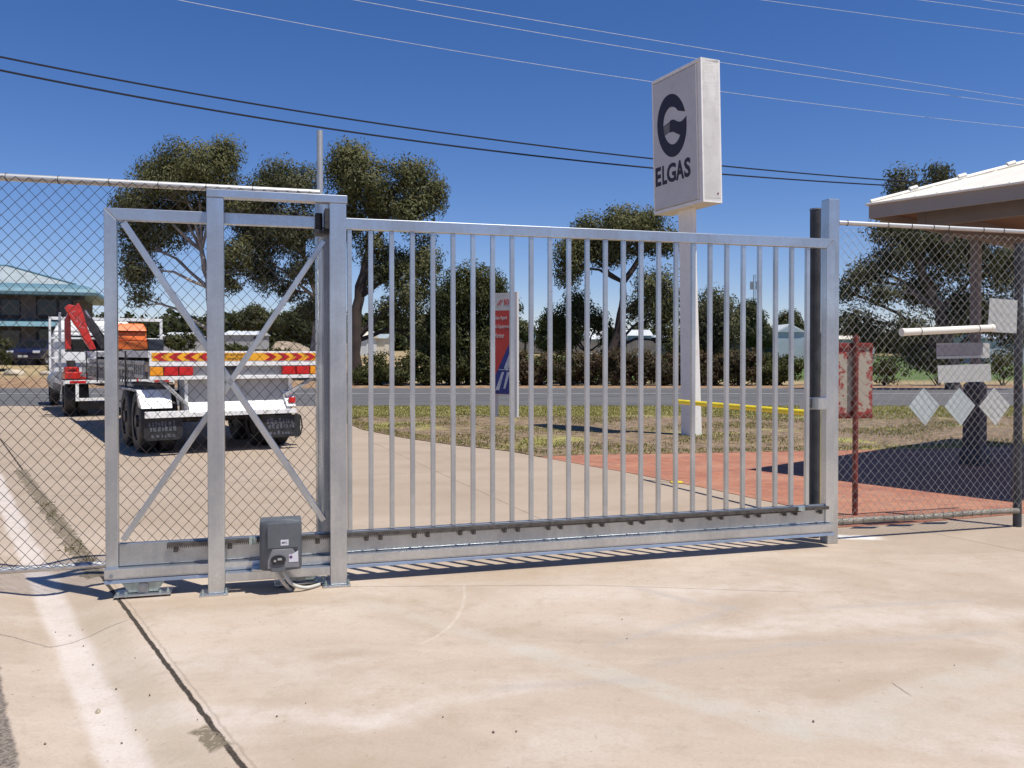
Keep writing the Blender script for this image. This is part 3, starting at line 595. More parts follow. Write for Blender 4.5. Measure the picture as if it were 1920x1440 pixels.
# catch post
cp = thing('catch_post', 'tall square galvanised post at the closed end of the gate', 'post', go, GA)
tq = th + .02; xc0 = gx(1538.5, tq + .1); xc1 = xc0 + .10
ztc = (gz(1556, 372, tq)); MB().box(xc0, xc1, tq, tq + .1, .0, ztc).build('shaft', M['galv'], cp, .006)
kk = MB().box(gx(1512, tq), xc0 - .002, tq + .02, tq + .09, gz(1535, 768, tq), gz(1535, 746, tq)).box(gx(1535, -.04), gx(1556, -.04), -th - .012, tq - .001, gz(1545, 768, -.04), gz(1545, 746, -.04))
kk.build('latch_bracket', M['galv'], cp, .004)
dpst = thing('old_fence_post', 'dark old round post standing just left of the tall catch post', 'post', (0, 0, 0), GA)
pq = GF.w(gx(1528, .30), .30); dpst.location = (pq.x, pq.y, 0); zz = gz(1528, 394, .3)
MB().tube([(0, 0, 0), (0, 0, zz)], .044, 20).build('shaft', M['oldpost'], dpst, .003, True)
MB().tube([(0, 0, zz + .0005), (0, 0, zz + .012)], .047, 20).build('cap', M['galv_dull'], dpst, .003, True)
tag(MB().tube([GF.w(gx(1500, .35), .35, 0), GF.w(gx(1500, .35), .35, .22)], .012, 8).build('dark_stub', M['dark'], None), 'short dark upright stub on the ground behind the closed gate end', 'peg')  # thin dark upright rod near the gate end

# ================================================================== FENCES
def chainmesh(x0, x1, z0, z1, pw, ph, y, r, loose=0.0):
    """woven wires: each a zigzag running up the fence"""
    V = []; n = int((x1 - x0) / (pw / 2)); nz = int(math.ceil((z1 - z0) / (ph / 2))); m = MB()
    for i in range(n + 1):
        pts = []
        xc = x0 + i * pw / 2
        for k in range(nz + 1):
            sgn = 1 if (k + i) % 2 else -1
            xx = xc + sgn * pw * .252 + math.sin(k * .31 + i * .07) * .003; zz = min(z0 + k * ph / 2, z1) + math.sin(i * .37) * .003
            yy = y + (.0016 if sgn > 0 else -.0016) * (1 if i % 2 else -1) + math.sin(xx * 3.1) * math.sin(zz * 2.3) * .012
            pts.append((xx, yy, zz))
        m.tube(pts, r, 4, False)
    return m
# left fence
TF = .30
lf = thing('chain_link_fence', 'shade-darkened chain link fence panel on pipe rails left of the gate', 'fence', go, GA)
x0 = gx(-260, TF); x1 = gx(597, TF); zt_l = (gz(10, 333, TF) + gz(590, 361, TF)) / 2; zb_l = (gz(10, 1070, TF) + gz(190, 1058, TF)) / 2
chainmesh(x0, x1, zb_l + .01, zt_l - .0, .076, .085, TF - .028, .0024).build('wire_mesh', M['mesh_shaded'], lf)
MB().tube([(x0, TF, zt_l), (gx(600, TF), TF, zt_l)], .024, 14).build('top_rail', M['galv_pipe'], lf, 0, True)
MB().tube([(x0, TF, zb_l), (gx(560, TF), TF, zb_l)], .022, 14).build('bottom_rail', M['galv_pipe'], lf, 0, True)
MB().tube([(x0, TF + .05, 0), (x0, TF + .05, zt_l + .05)], .03, 14).build('fence_post', M['galv_pipe'], lf, 0, True)
tie = MB()
for i in range(14):
    x = x0 + .2 + i * .3
    if x < x1: tie.tube([(x + .027 * math.cos(a) * .15, TF + .027 * math.cos(a), zt_l + .027 * math.sin(a)) for a in [k * math.pi / 5 for k in range(11)]], .0018, 4, False)
tie.build('wire_tie', M['mesh_shaded'], lf)
pp = thing('fence_post', 'round galvanised post topped by a thin tall pole behind the gate frame', 'post', (0, 0, 0), GA)
q = GF.w(gx(604, TF + .03), TF + .03); pp.location = (q.x, q.y, 0); zc = zt_l - .03
MB().tube([(0, -.0, 0), (0, 0, zc)], .046, 20).build('shaft', M['galv'], pp, .002, True)
MB().tube([(-.012, 0, zc + .0005), (-.012, 0, gz(601, 243, TF))], .0215, 16).build('pole_extension', M['galv_pipe'], pp, .002, True)
# right fence
TR = .16
rf = thing('chain_link_fence', 'grey chain link fence right of the gate carrying blank plates and a tube', 'fence', go, GA)
x0 = gx(1571, TR); x1 = gx(1914, TR); zt_r = (gz(1575, 418, TR) + gz(1910, 434, TR)) / 2; zb_r = (gz(1575, 977, TR) + gz(1900, 959, TR)) / 2
chainmesh(x0 + .02, x1 + .9, zb_r + .01, zt_r - .05, .075, .080, TR - .028, .0016).build('wire_mesh', M['mesh_grey'], rf)
MB().tube([(gx(1571, TR), TR, zt_r), (x1 + .9, TR, zt_r)], .019, 14).build('top_rail', M['galv_pipe'], rf, 0, True)
bl = MB(); pts = [(x0 - .02 + (x1 - x0) * i / 12, TR, zb_r + .004 * math.sin(i * .8)) for i in range(13)]; bl.tube(pts, .024, 14); bl.build('bottom_rail', M['oldpipe'], rf, 0, True)
px_ = gx(1915, TR); MB().tube([(px_, TR + .03, 0), (px_, TR + .03, zt_r - .1)], .035, 18).build('fence_post', M['oldpost'], rf, 0, True)
tie = MB()
for pxx in (1587, 1663, 1707, 1748, 1776, 1841, 1879):
    x = gx(pxx, TR); tie.tube([(x + .003 * math.cos(a), TR + .022 * math.cos(a), zt_r + .022 * math.sin(a)) for a in [k * math.pi / 5 for k in range(11)]], .0028, 4, False)
for i in range(16):
    x = x0 + .05 + i * .1; tie.tube([(x + .012 * math.cos(a), TR + .027 * math.cos(a), zb_r + .027 * math.sin(a)) for a in [k * math.pi / 5 for k in range(11)]], .0018, 4, False)
tie.build('wire_tie', M['rack'], rf)
# things on the right fence
def fplate(name, label, cat, poly, m, t=TR - .018, group=None, dy=.003):
    pts = [GF.at(a, b, t) for a, b in poly]; cxx = sum(p[0] for p in pts) / len(pts); o = MB().prism([(p[0] - cxx, p[1]) for p in pts], 0, dy).build(name, m)
    q = GF.w(cxx, t); o.location = (q.x, q.y, 0); o.rotation_euler = (0, 0, GA); return tag(o, label, cat, group)
fplate('blank_sign', 'pale blank square plate high on the fence above the tube end', 'sign', [(1856, 559), (1908, 563), (1906, 625), (1852, 622)], M['plate'], group='blank plates on the right fence')
fplate('blank_sign', 'wide blank grey plate low on the fence above the diamonds', 'sign', [(1758, 685), (1857, 682), (1859, 715), (1760, 718)], M['plate'], group='blank plates on the right fence')
uu = fplate('blank_sign', 'dark grey plate with pale lower edge just under the white tube', 'sign', [(1756, 644), (1842, 642), (1842, 665), (1756, 667)], M['plategrey'], group='blank plates on the right fence')
fplate('document_tray', 'narrow pale folded plate edge below the dark grey plate', 'tray', [(1756, 668), (1843, 666), (1843, 643), (1856, 643), (1856, 671), (1757, 673)], M['plate'])
for i, (dx, lab) in enumerate(((1733, 'leftmost of three blank diamond plates on the fence'), (1800, 'middle one of three blank diamond plates on the fence'), (1865, 'rightmost of three blank diamond plates on the fence'))):
    fplate('diamond_sign', lab, 'sign', [(dx - 29, 762), (dx + 2, 798), (dx + 29, 760), (dx - 1, 727)], M['platebl'] if i < 2 else M['plate'], group='diamond plates on the right fence')
tb = thing('document_tube', 'cream plastic pipe tied level across the chain link fence', 'tube', (0, 0, 0), 0)
A_ = GF.w(*((lambda a: (a[0], -.0 + TR - .09, a[1]))(GF.at(1691, 623, TR - .09)))); B_ = GF.w(*((lambda a: (a[0], TR - .09, a[1]))(GF.at(1861, 615, TR - .09))))
tb.location = (A_.x, A_.y, 0); D_ = B_ - A_; A2 = Vector((0, 0, A_.z)); d_ = D_.normalized()
MB().tube([A2, A2 + D_], .030, 24).build('pipe', M['pvc'], tb, .002, True)
MB().tube([A2 - d_ * .004, A2 + d_ * .03], .033, 24).build('end_cap', M['pvc'], tb, .002, True)
MB().tube([A2 + D_ - d_ * .03, A2 + D_ + d_ * .004], .033, 24).build('end_cap', M['pvc'], tb, .002, True)
for f in (.19, .83): MB().tube([A2 + D_ * f - d_ * .0025, A2 + D_ * f + d_ * .0025], .0325, 20).build('cable_tie', M['black'], tb, 0, True)

# red post with a faded sign behind
q = gnd(1603, 967); rp = thing('faded_sign', 'peeling red and cream sign on a rusty red post behind the fence', 'sign', (q[0], q[1], 0), R(8))
def zat(py, Y): return atY(960, py, Y).z
MB().tube([(0, 0, 0), (0, 0, zat(628, q[1]))], .026, 14).build('post', M['redpost'], rp, .002, True)
n = NT('peeling_red_cream'); v = n.obj(); s_ = n.new('ShaderNodeSeparateXYZ'); n.put(s_.inputs[0], v)
zc_ = (zat(643, q[1]) + zat(785, q[1])) / 2; hh = (zat(643, q[1]) - zat(785, q[1])) / 2
e = n.math('DIVIDE', n.math('ABSOLUTE', n.math('SUBTRACT', s_.outputs[2], zc_)), hh); e = n.math('MAXIMUM', e, n.math('MULTIPLY', n.math('ABSOLUTE', s_.outputs[0]), 1 / .22))
e = n.math('ADD', e, n.math('MULTIPLY', n.math('SUBTRACT', n.noise(v, 16, 6, .75), .5), 2.6))
n.put(n.b.inputs['Base Color'], n.mix(n.mr(e, .62, .76), (0.42, 0.37, 0.29), (0.30, 0.035, 0.03))); n.b.inputs['Roughness'].default_value = .7
MB().box(-.19, .19, .03, .036, zat(785, q[1]), zat(643, q[1])).build('panel', n.m, rp, .002)
MB().box(-.19, .19, .018, .029, zat(652, q[1]), zat(646, q[1])).box(-.19, .19, .018, .029, zat(782, q[1]), zat(776, q[1])).build('frame_rail', M['redpost'], rp)

# yellow rail
yr = thing('safety_rail', 'bright yellow pipe rail on thin legs beside the brick paving', 'rail', (1.93, 9.88, 0), 0)
Bq = Vector((2.90, 7.75, 0)) - Vector((1.93, 9.88, 0)); zr = .965
MB().tube([(0, 0, zr), (Bq.x, Bq.y, zr)], .028, 16).build('rail', M['yellow'], yr, .003, True)
for v_ in ((0.0, 0.0), (Bq.x, Bq.y)):
    f_ = 0.02 if v_ == (0.0, 0.0) else -.02
    p0 = Vector((v_[0], v_[1], 0)) + Bq * f_
    MB().bar(tuple(p0), tuple(p0 + Vector((0, 0, zr - .025))), .02, .02, (0, 1, 0)).box(p0.x - .07, p0.x + .07, p0.y - .05, p0.y + .05, 0.007, .016).build('leg', M['yellow'], yr, .002)

# ================================================================== PYLON SIGN
SA = math.atan2(-.897, .442); SF = Frame(3.369, 15.605, SA)
ps = thing('pylon_sign', 'tall white ELGAS box sign with dark round G emblem on tapered pole', 'sign', (3.369, 15.605, 0), SA)
ps.matrix_world = Matrix.Translation((3.369, 15.605, 0)) @ Matrix.Rotation(-.022, 4, 'Y') @ Matrix.Rotation(SA, 4, 'Z')
SW = .735; SD = .2165; sz1 = 6.81; sz0 = 4.24
pc = MB()
pc.box(-SW, SW, -SD + .05, SD - .05, sz0, sz1)
MB().box(-SW, SW, -SD + .03, SD - .03, sz0 + .04, sz1 - .001).build('core', M['signwhite'], ps)
fm = MB(); fw = .075
fm.box(-SW, SW, -SD, SD, sz1 - .06, sz1).box(-SW, SW, -SD, SD, sz0, sz0 + .06).box(-SW, -SW + .04, -SD, SD, sz0 + .06, sz1 - .06).box(SW - .035, SW, -SD - .0, SD, sz0 + .06, sz1 - .06)
fm.build('box_frame', M['signwhite'], ps, .004)
fp = MB().box(-SW + .045, SW - .16, -SD - .004, -SD + .02, sz0 + .075, sz1 - .075).build('front_panel', M['signface'], ps, .012)
MB().box(SW - .155, SW - .13, -SD - .004, -SD + .02, sz0 + .075, sz1 - .075).box(SW - .13, SW - .036, -SD + .02, -SD + .03, sz0 + .06, sz1 - .06).build('panel_trim', M['signwhite'], ps, .004)
MB().box(-SW + .045, SW - .045, SD - .02, SD + .004, sz0 + .075, sz1 - .075).build('back_panel', M['signface'], ps, .012)
MB().tube([(SW + .001, .12, sz0 + .17), (SW + .006, .12, sz0 + .17)], .018, 10).build('plug', M['redpost'], ps)
yF = -SD - .004
def sp(cx_, cy_):   # crop px (x4 enlargement) -> face coords, lean removed
    X_ = 1160 + cx_ / 4; Y_ = 90 + cy_ / 4; return SF.at(X_ + .022 * (820 - Y_), Y_, yF)
def ell(cx_, cy_, rx, ry, a0, a1, n_): return [(cx_ + rx * math.cos(a0 + (a1 - a0) * i / n_), cy_ - ry * math.sin(a0 + (a1 - a0) * i / n_)) for i in range(n_ + 1)]
lg = MB()
def strip(outer, inner):
    for i in range(len(outer) - 1):
        P4 = [sp(*outer[i]), sp(*outer[i + 1]), sp(*inner[i + 1]), sp(*inner[i])]; lg.prism(P4, yF - .004, yF - .0005)
N_ = 60
strip(ell(400, 578, 110, 237, R(27), R(360 + 14), N_) if False else ell(400, 578, 110, 237, R(26), R(374), N_), ell(403, 579, 68, 141, R(52), R(340), N_))
# wave / flag inside the ring
top = [(383, 548), (395, 536), (415, 534), (435, 545), (455, 552), (475, 545), (490, 530), (510, 506)]
bot = [(383, 632), (395, 628), (412, 626), (430, 636), (448, 644), (465, 652), (480, 650), (500, 640)]
for i in range(7): lg.prism([sp(*top[i]), sp(*top[i + 1]), sp(*bot[i + 1]), sp(*bot[i])], yF - .0045, yF - .0008)
for i in range(8):
    f = i / 8; y0_ = 590 + f * 70; y1_ = 552 + f * 80; xL = 330 + f * 14
    lg.prism([sp(xL, y0_), sp(383, y1_), sp(383, y1_ + 5.5), sp(xL, y0_ + 5.5)], yF - .0045, yF - .0008)
lg.build('emblem', M['logo'], fp)
ZL = (sp(298, 1030)[1] + sp(516, 972)[1]) / 2; ZH = (sp(298, 897)[1] + sp(516, 815)[1]) / 2
for ch, (a, b, yt, yb, yt2, yb2) in {'E': (278, 318, 897, 1030, 0, 0), 'L': (328, 362, 882, 1020, 0, 0), 'G': (362, 430, 862, 1005, 0, 0), 'A': (430, 490, 838, 985, 0, 0), 'S': (492, 540, 815, 972, 0, 0)}.items():
    p0 = sp(a, yb); p1 = sp(b, yt); mid0 = sp(a, yt)
    z_lo = (sp(a, yb)[1] + sp(b, yb - (b - a) * .28)[1]) / 2
    z_hi = (sp(a, yt + (b - a) * .14)[1] + sp(b, yt)[1]) / 2
    text('letter', ch, M['logo'], fp, p0[0] + .004, p1[0] - .004, ZL, ZH, yF - .0005, .004, .035 if ch != 'G' else .03)
pl = MB()
def sec(z, a, b): return [(-a / 2, -b / 2, z), (a / 2, -b / 2, z), (a / 2, b / 2, z), (-a / 2, b / 2, z)]
# shaft with a swelling rib toward the base
A0 = sec(0, .29, .26); A1 = sec(sz0 - 1.15, .40, .09); A2_ = sec(sz0 - .001, .42, .09)
pl.hexa(A0, A1); pl.build('shaft', M['signwhite'], ps, .004); MB().hexa([(x, y, z + .0005) for x, y, z in A1], A2_).build('upper_shaft', M['signwhite'], ps, .004)

# ================================================================== RED AGENT SIGN
Zb = 20.2; bx = atY(928, 660, Zb).x; bx2 = atY(957, 660, Zb - .0).x
bs = thing('agent_sign', 'slim upright red and blue BOC gas agent sign behind the bars', 'sign', (atY(925, 660, Zb).x, Zb, 0), R(-28)); bw = .52
zt_b = atY(940, 550, Zb).z; zb_b = .55
MB().box(0, bw, .01, .09, .56, zt_b).build('cabinet', M['greypanel'], bs, .004)
MB().box(bw + .001, bw + .13, .0, .10, 0, zt_b + .02).build('side_post', M['signface'], bs, .004)
MB().box(.02, .10, .03, .08, 0, .558).build('leg', M['signface'], bs, .004)
MB().box(0.005, bw - .005, -.0, .009, zt_b - .42, zt_b - .01).build('header_panel', M['plate'], bs)
rd_ = MB().box(0.005, bw - .005, -.0, .009, .57, zt_b - .425).build('red_panel', M['bocred'], bs)
MB().prism([(.10, zt_b - .30), (.14, zt_b - .30), (.24, zt_b - .16), (.20, zt_b - .16)], -.003, -.0005).prism([(.17, zt_b - .30), (.19, zt_b - .30), (.28, zt_b - .16), (.26, zt_b - .16)], -.003, -.0005).build('logo_stripes', M['bocred'], bs)
text('logo_text', 'BOC', M['bocred'], bs, .30, .50, zt_b - .29, zt_b - .15, -.0005, .003, .03)
for i, s_ in enumerate(('Gas Agent', '& Equipment', 'Partner')): text('sign_text', s_, M['plate'], rd_, .05, (.38, .47, .30)[i], zt_b - .66 - i * .21, zt_b - .55 - i * .21, -.0005, .003, .01)
MB().prism([(.02, .575), (.51, .575), (.51, 1.75), (.42, 1.75), (.02, .95)], -.004, -.0005).build('blue_print', M['bocblue'], rd_)
MB().prism([(.06, .66), (.16, .66), (.30, 1.1), (.24, 1.1)], -.007, -.0045).prism([(.28, .7), (.33, .7), (.46, 1.1), (.38, 1.1)], -.007, -.0045).prism([(.30, 1.2), (.38, 1.12), (.49, 1.3), (.46, 1.58)], -.007, -.0045).box(.14, .51, -.007, -.0045, 1.15, 1.165).build('pale_print', M['boclight'], rd_)

# ================================================================== PAVILION
e1 = Vector((.64, -.77, 0)).normalized(); PA = math.atan2(e1.y, e1.x)
C0 = Vector((4.32, 10.1, 0)); pv = thing('shelter', 'open shelter with low cream hip roof and taupe fascia behind the right fence', 'shelter', tuple(C0), PA)
# local x = e1 (toward camera right), local y = away right
zf0 = atY(1628, 410, 10.1).z; zf1 = atY(1628, 384, 10.1).z; L1, L2 = 3.1, 6.2; ti = .025
MB().box(0, L1, 0, ti, zf0, zf1).box(0, L1, L2 - ti, L2, zf0, zf1).box(0, ti, ti, L2 - ti, zf0, zf1).box(L1 - ti, L1, ti, L2 - ti, zf0, zf1).build('fascia', M['fascia'], pv, .003)
pitch = .27; hlf = L1 / 2; zr_ = zf1 + .012
rm = NT('ribbed_cream_roof'); v = rm.obj(); c_ = rm.noise(v, 2, 4); rm.put(rm.b.inputs['Base Color'], rm.mix(rm.mr(c_, .3, .7), (0.76, 0.71, 0.60), (0.82, 0.78, 0.68))); rm.b.inputs['Roughness'].default_value = .45
rr = MB(); a = -.03
V_ = [(a, a, zr_), (L1 - a, a, zr_), (L1 - a, L2 - a, zr_), (a, L2 - a, zr_), (hlf, hlf, zr_ + hlf * pitch * 1.3), (hlf, L2 - hlf, zr_ + hlf * pitch * 1.3)]
rr.add(V_ + [(x, y, z - .02) for x, y, z in V_[:4]], [(0, 1, 4), (1, 2, 5, 4), (2, 3, 5), (3, 0, 4, 5), (9, 8, 7, 6), (0, 6, 7, 1), (1, 7, 8, 2), (2, 8, 9, 3), (3, 9, 6, 0)]); ro_ = rr.build('roof', rm.m, pv)
cap = MB()
for (s_, e_) in ((0, 4), (1, 4), (2, 5), (3, 5), (4, 5)):
    p = Vector(V_[s_]); q_ = Vector(V_[e_]); cap.tube([p.lerp(q_, .03) + Vector((0, 0, .0)), q_ + Vector((0, 0, .012))], .035, 8)
cap.build('ridge_cap', rm.m, ro_, 0, True)
nb = MB(); p = Vector(V_[0]); q_ = Vector(V_[4])
for f in (.25, .5, .75, .95): m_ = p.lerp(q_, f); d_ = (q_ - p).normalized(); nb.tube([m_ + Vector((0, 0, .03)) - d_ * .04, m_ + Vector((0, 0, .035)) + d_ * .05], .038, 8)
nb.build('cap_joint', M['roofcream'], ro_, .004, True)
rib = MB()
k = .35
while k < L2 - .3:      # ribs running up the long slope on the left side
    top_ = min(k, L2 - k, hlf); rib.bar((0, k, zr_ + .008), (top_, k, zr_ + top_ * pitch * 1.3 + .008), .02, .016); k += .25
k = .3
while k < L1 - .2:
    top_ = min(k, L1 - k); rib.bar((k, 0, zr_ + .008), (k, top_, zr_ + top_ * pitch * 1.3 + .008), .02, .016); k += .25
rib.build('sheet_rib', rm.m, ro_)
MB().box(ti + .001, L1 - ti - .001, ti + .001, L2 - ti - .001, zf1 - .06, zf1 - .04).build('soffit', M['soffit'], pv)
MB().box(.42, .52, .35, L2 - .3, zf0 - .12, zf1 - .061).box(.521, L1 - .1, .35, .45, zf0 - .12, zf1 - .061).build('beam', M['column'], pv, .003)
def pcol(px, Yw_, base=True):
    x, y = atY(px, 600, Yw_).x, Yw_; r = Vector((x, y, 0)) - C0; lx_, ly_ = r.dot(e1), r.dot(Vector((-e1.y, e1.x, 0)))
    c = MB().box(lx_ - .055, lx_ + .055, ly_ - .055, ly_ + .055, .0, zf0 - .001); o = c.build('column', M['column'], pv, .004)
    c = MB(); zz_ = [(0.0, .15), (.12, .15), (.26, .115), (1.10, .11), (1.16, .06)]
    for i in range(4):
        a_, b_ = zz_[i][1], zz_[i + 1][1]; z0_, z1_ = zz_[i][0], zz_[i + 1][0]
        c.hexa([(lx_ - a_, ly_ - a_, z0_), (lx_ + a_, ly_ - a_, z0_), (lx_ + a_, ly_ + a_, z0_), (lx_ - a_, ly_ + a_, z0_)], [(lx_ - b_, ly_ - b_, z1_), (lx_ + b_, ly_ - b_, z1_), (lx_ + b_, ly_ + b_, z1_), (lx_ - b_, ly_ + b_, z1_)])
    c.build('column_base', M['coldark'], o)
pcol(1829, 11.5); pcol(2140, 8.6)
lx_, ly_ = .55, .9; MB().box(lx_ - .05, lx_ + .05, ly_ - .05, ly_ + .05, zf0 - .26, zf0 - .0).build('bracket', M['column'], pv, .003)

# small posts to the right
q = gnd(1908, 765); bo_ = thing('marker_post', 'white marker post with red cap at the right end of the verge', 'post', (q[0], q[1], 0), 0)
MB().box(-.05, .05, -.03, .03, 0, 1.0).build('shaft', M['white'], bo_, .01); MB().box(-.055, .055, -.035, .035, 1.001, 1.2).build('cap', M['lred'], bo_, .01)

# ================================================================== TRAILER
TA = math.atan2(.54, .84); L0 = (-5.36, 12.3); T = Frame(L0[0], L0[1], TA)
tr = thing('flatbed_trailer', 'white flatbed trailer with chevron tailboard and red amber tail lamps', 'trailer', (L0[0], L0[1], 0), TA)
def tz(py, px=280): return T.at(px, py)[1]
def tx(px): return T.x(px)
TW = tx(597); zc1, zc0 = tz(659), tz(677); TL = 7.6
MB().box(0, TW, 0, .05, tz(687), tz(658)).build('tailboard', M['white'], tr, .004)
cv = MB(); cy_ = MB(); cy_.box(.03, TW - .03, -.004, -.0005, zc0, zc1 - .02); cyo = cy_.build('chevron_backing', M['cyel'], tr)
chh = zc1 - .02 - zc0; mid = (zc0 + zc1 - .02) / 2; sgx0, sgx1 = tx(419), tx(470)
x = .05
while x < sgx0 - .2:
    cv.prism([(x, mid), (x + .10, zc0 + chh), (x + .20, zc0 + chh), (x + .10, mid), (x + .20, zc0), (x + .10, zc0)], -.008, -.0045); x += .215
cv.build('chevron_stripes', M['cred'], cyo); cv = MB()
x = TW - .05
while x > sgx1 + .2:
    cv.prism([(x, mid), (x - .10, zc0), (x - .20, zc0), (x - .10, mid), (x - .20, zc0 + chh), (x - .10, zc0 + chh)], -.008, -.0045); x -= .215
cv.build('chevron_stripes', M['cred'], cyo)
text('warning_text', 'DO NOT OVERTAKE', M['blacktxt'], cyo, sgx0 + .02, sgx1 - .02, mid + .008, mid + chh * .42, -.0045, .002, .01)
text('warning_text', 'TURNING VEHICLE', M['blacktxt'], cyo, sgx0 + .02, sgx1 - .02, mid - chh * .42, mid - .008, -.0045, .002, .01)
za, zb_ = tz(706), tz(687)
MB().box(0, TW, .06, .1, za, zb_ - .001).build('lamp_recess', M['greypanel'], tr)
MB().box(0, TW, 0, .12, tz(713), za - .001).build('lower_lip', M['white'], tr, .004)
for a, b, m_ in ((281, 306, 'lamber'), (308, 334, 'lred'), (336, 362, 'lred'), (530, 554, 'lred'), (556, 580, 'lred'), (582, 596, 'lamber')):
    MB().box(tx(a), tx(b), .0, .058, za + .01, zb_ - .012).build('tail_lamp', M[m_], tr, .006)
MB().box(tx(415), tx(448), .03, .058, za + .02, zb_ - .01).build('number_plate_holder', M['dark'], tr)
zd = tz(658)
MB().box(.02, TW - .02, .12, TL, zd - .09, zd - .02).build('deck', M['dark'], tr)
MB().box(-.0, .05, .121, TL, zd - .10, zd).build('coaming_rail', M['white'], tr, .004); MB().box(TW - .05, TW, .121, TL, zd - .10, zd).build('coaming_rail', M['white'], tr, .004)
# perforated side rails / ladder rack on the left
la = MB().box(-.05, -.002, .3, TL, zd - .21, zd - .15).box(-.05, -.002, .3, TL, zd - .42, zd - .36)
y = .35
while y < TL - .1: la.box(-.045, -.006, y, y + .07, zd - .36, zd - .21); y += .20
la.build('side_lattice', M['alu'], tr, .003)
lad = MB(); z1_, z2_ = zd - .25, zd - .52
for xx in (-.10, -.075): pass
lad.box(-.10, -.07, 1.0, TL + 1.2, zd - .30, zd - .255).box(-.10, -.07, 1.0, TL + 1.2, zd - .56, zd - .515)
y = 1.2
while y < TL + 1.1: lad.box(-.095, -.075, y, y + .035, zd - .515, zd - .30); y += .3
lad.build('side_ladder', M['alu'], tr)
MB().box(.75, .87, .13, TL + .4, zd - .40, zd - .092).build('chassis_beam', M['white'], tr, .004); MB().box(TW - .87, TW - .75, .13, TL + .4, zd - .40, zd - .092).build('chassis_beam', M['white'], tr, .004)
cxm = MB()
for y in (2.5, 4, 5.5, 7): cxm.box(.06, TW - .06, y, y + .08, zd - .19, zd - .095)
cxm.build('cross_member', M['dark'], tr)
# drawbar
MB().bar((TW / 2 - .5, TL + .3, .75), (TW / 2, TL + 2.2, .7), .1, .12).bar((TW / 2 + .5, TL + .3, .75), (TW / 2, TL + 2.2, .7), .1, .12).build('drawbar', M['dark'], tr, .004)
# centre toolbox with grey panel and sloping white tray
xa_, xb_ = tx(355), tx(545)
z_g1, z_g0, z_w0 = tz(713), tz(754, 400), tz(779, 400)
MB().box(xa_, xb_, .15, .9, z_g0, z_g1 - .002).build('centre_panel', M['greypanel'], tr, .004)
MB().box(xa_ - .05, xa_ - .001, .1, .5, z_w0, z_g1 - .002).build('panel_post', M['white'], tr, .004); MB().box(xb_ + .001, xb_ + .05, .1, .5, z_w0, z_g1 - .002).build('panel_post', M['white'], tr, .004)
MB().hexa([(xa_, -.05, z_w0), (xb_, -.05, z_w0), (xb_, .3, z_w0), (xa_, .3, z_w0)], [(xa_, .12, z_g0 - .001), (xb_, .12, z_g0 - .001), (xb_, .3, z_g0 - .001), (xa_, .3, z_g0 - .001)]).build('sloping_tray', M['white'], tr, .004)
zb0, zb1 = tz(784), tz(772)
MB().box(tx(270), tx(354), -.08, -.0, zb0, zb1).box(tx(354) + .001, tx(553), -.08, -.052, zb0, zb0 + .07).build('bumper_bar', M['white'], tr, .004)
MB().bar((tx(302), .08, tz(713)), (tx(352), .08, tz(762)), .05, .09, (0, 1, 0)).bar((tx(590), .08, tz(713)), (tx(538), .08, tz(748)), .05, .07, (0, 1, 0)).build('diagonal_brace', M['greypanel'], tr, .003)
MB().box(.12, .62, 3.0, 4.3, .52, 1.0).build('tool_locker', M['greypanel'], tr, .01)
MB().tube([(.5, .75, .93), (.9, .95, .85), (TW - .9, .95, .88), (TW - .5, .75, .93)], .03, 8).build('brake_line', M['dark'], tr, 0, True)
for y in (.7, 1.9):
    for x in (tx(270) + .3, tx(497) + .2): MB().bar((x, y - .5, .78), (x, y + .5, .78), .08, .06).bar((x, y - .25, .70), (x, y + .25, .70), .08, .05).build('leaf_spring', M['dark'], tr, .004)
for y in (1.5, 3.4, 5.3, 7.2): MB().box(-.125, -.105, y, y + .05, zd - .60, zd + .01).build('load_strap', M['cyel'] if y == 3.4 else M['black'], tr)
# mudguards, flaps, wheels
def guard(x0_, x1_, zt_, zl_):
    g_ = MB().hexa([(x0_, -.03, zl_), (x1_, -.03, zl_), (x1_, .25, zl_ + .0), (x0_, .25, zl_ + .0)], [(x0_ - .03, .22, zt_), (x1_ + .02, .22, zt_), (x1_ + .02, .26, zt_), (x0_ - .03, .26, zt_)])
    go_ = g_.build('mudguard', M['white'], tr, .004); MB().box(x0_ - .03, x1_ + .02, .2605, 2.6, zt_ - .03, zt_ - .002).build('mudguard_top', M['greypanel'], go_)
guard(tx(264), tx(322), tz(732), tz(766)); guard(tx(537), tx(553), tz(728), tz(770))
def rrect(x0_, x1_, z0_, z1_, r):
    p = []
    for cx_, cz_, a0 in ((x1_ - r, z0_ + r, -90), (x1_, z1_, None), (x0_, z1_, None), (x0_ + r, z0_ + r, 180)):
        if a0 is None: p.append((cx_, cz_))
        else: p += [(cx_ + r * math.cos(R(a0 + k * 18)), cz_ + r * math.sin(R(a0 + k * 18))) for k in range(6)]
    return p
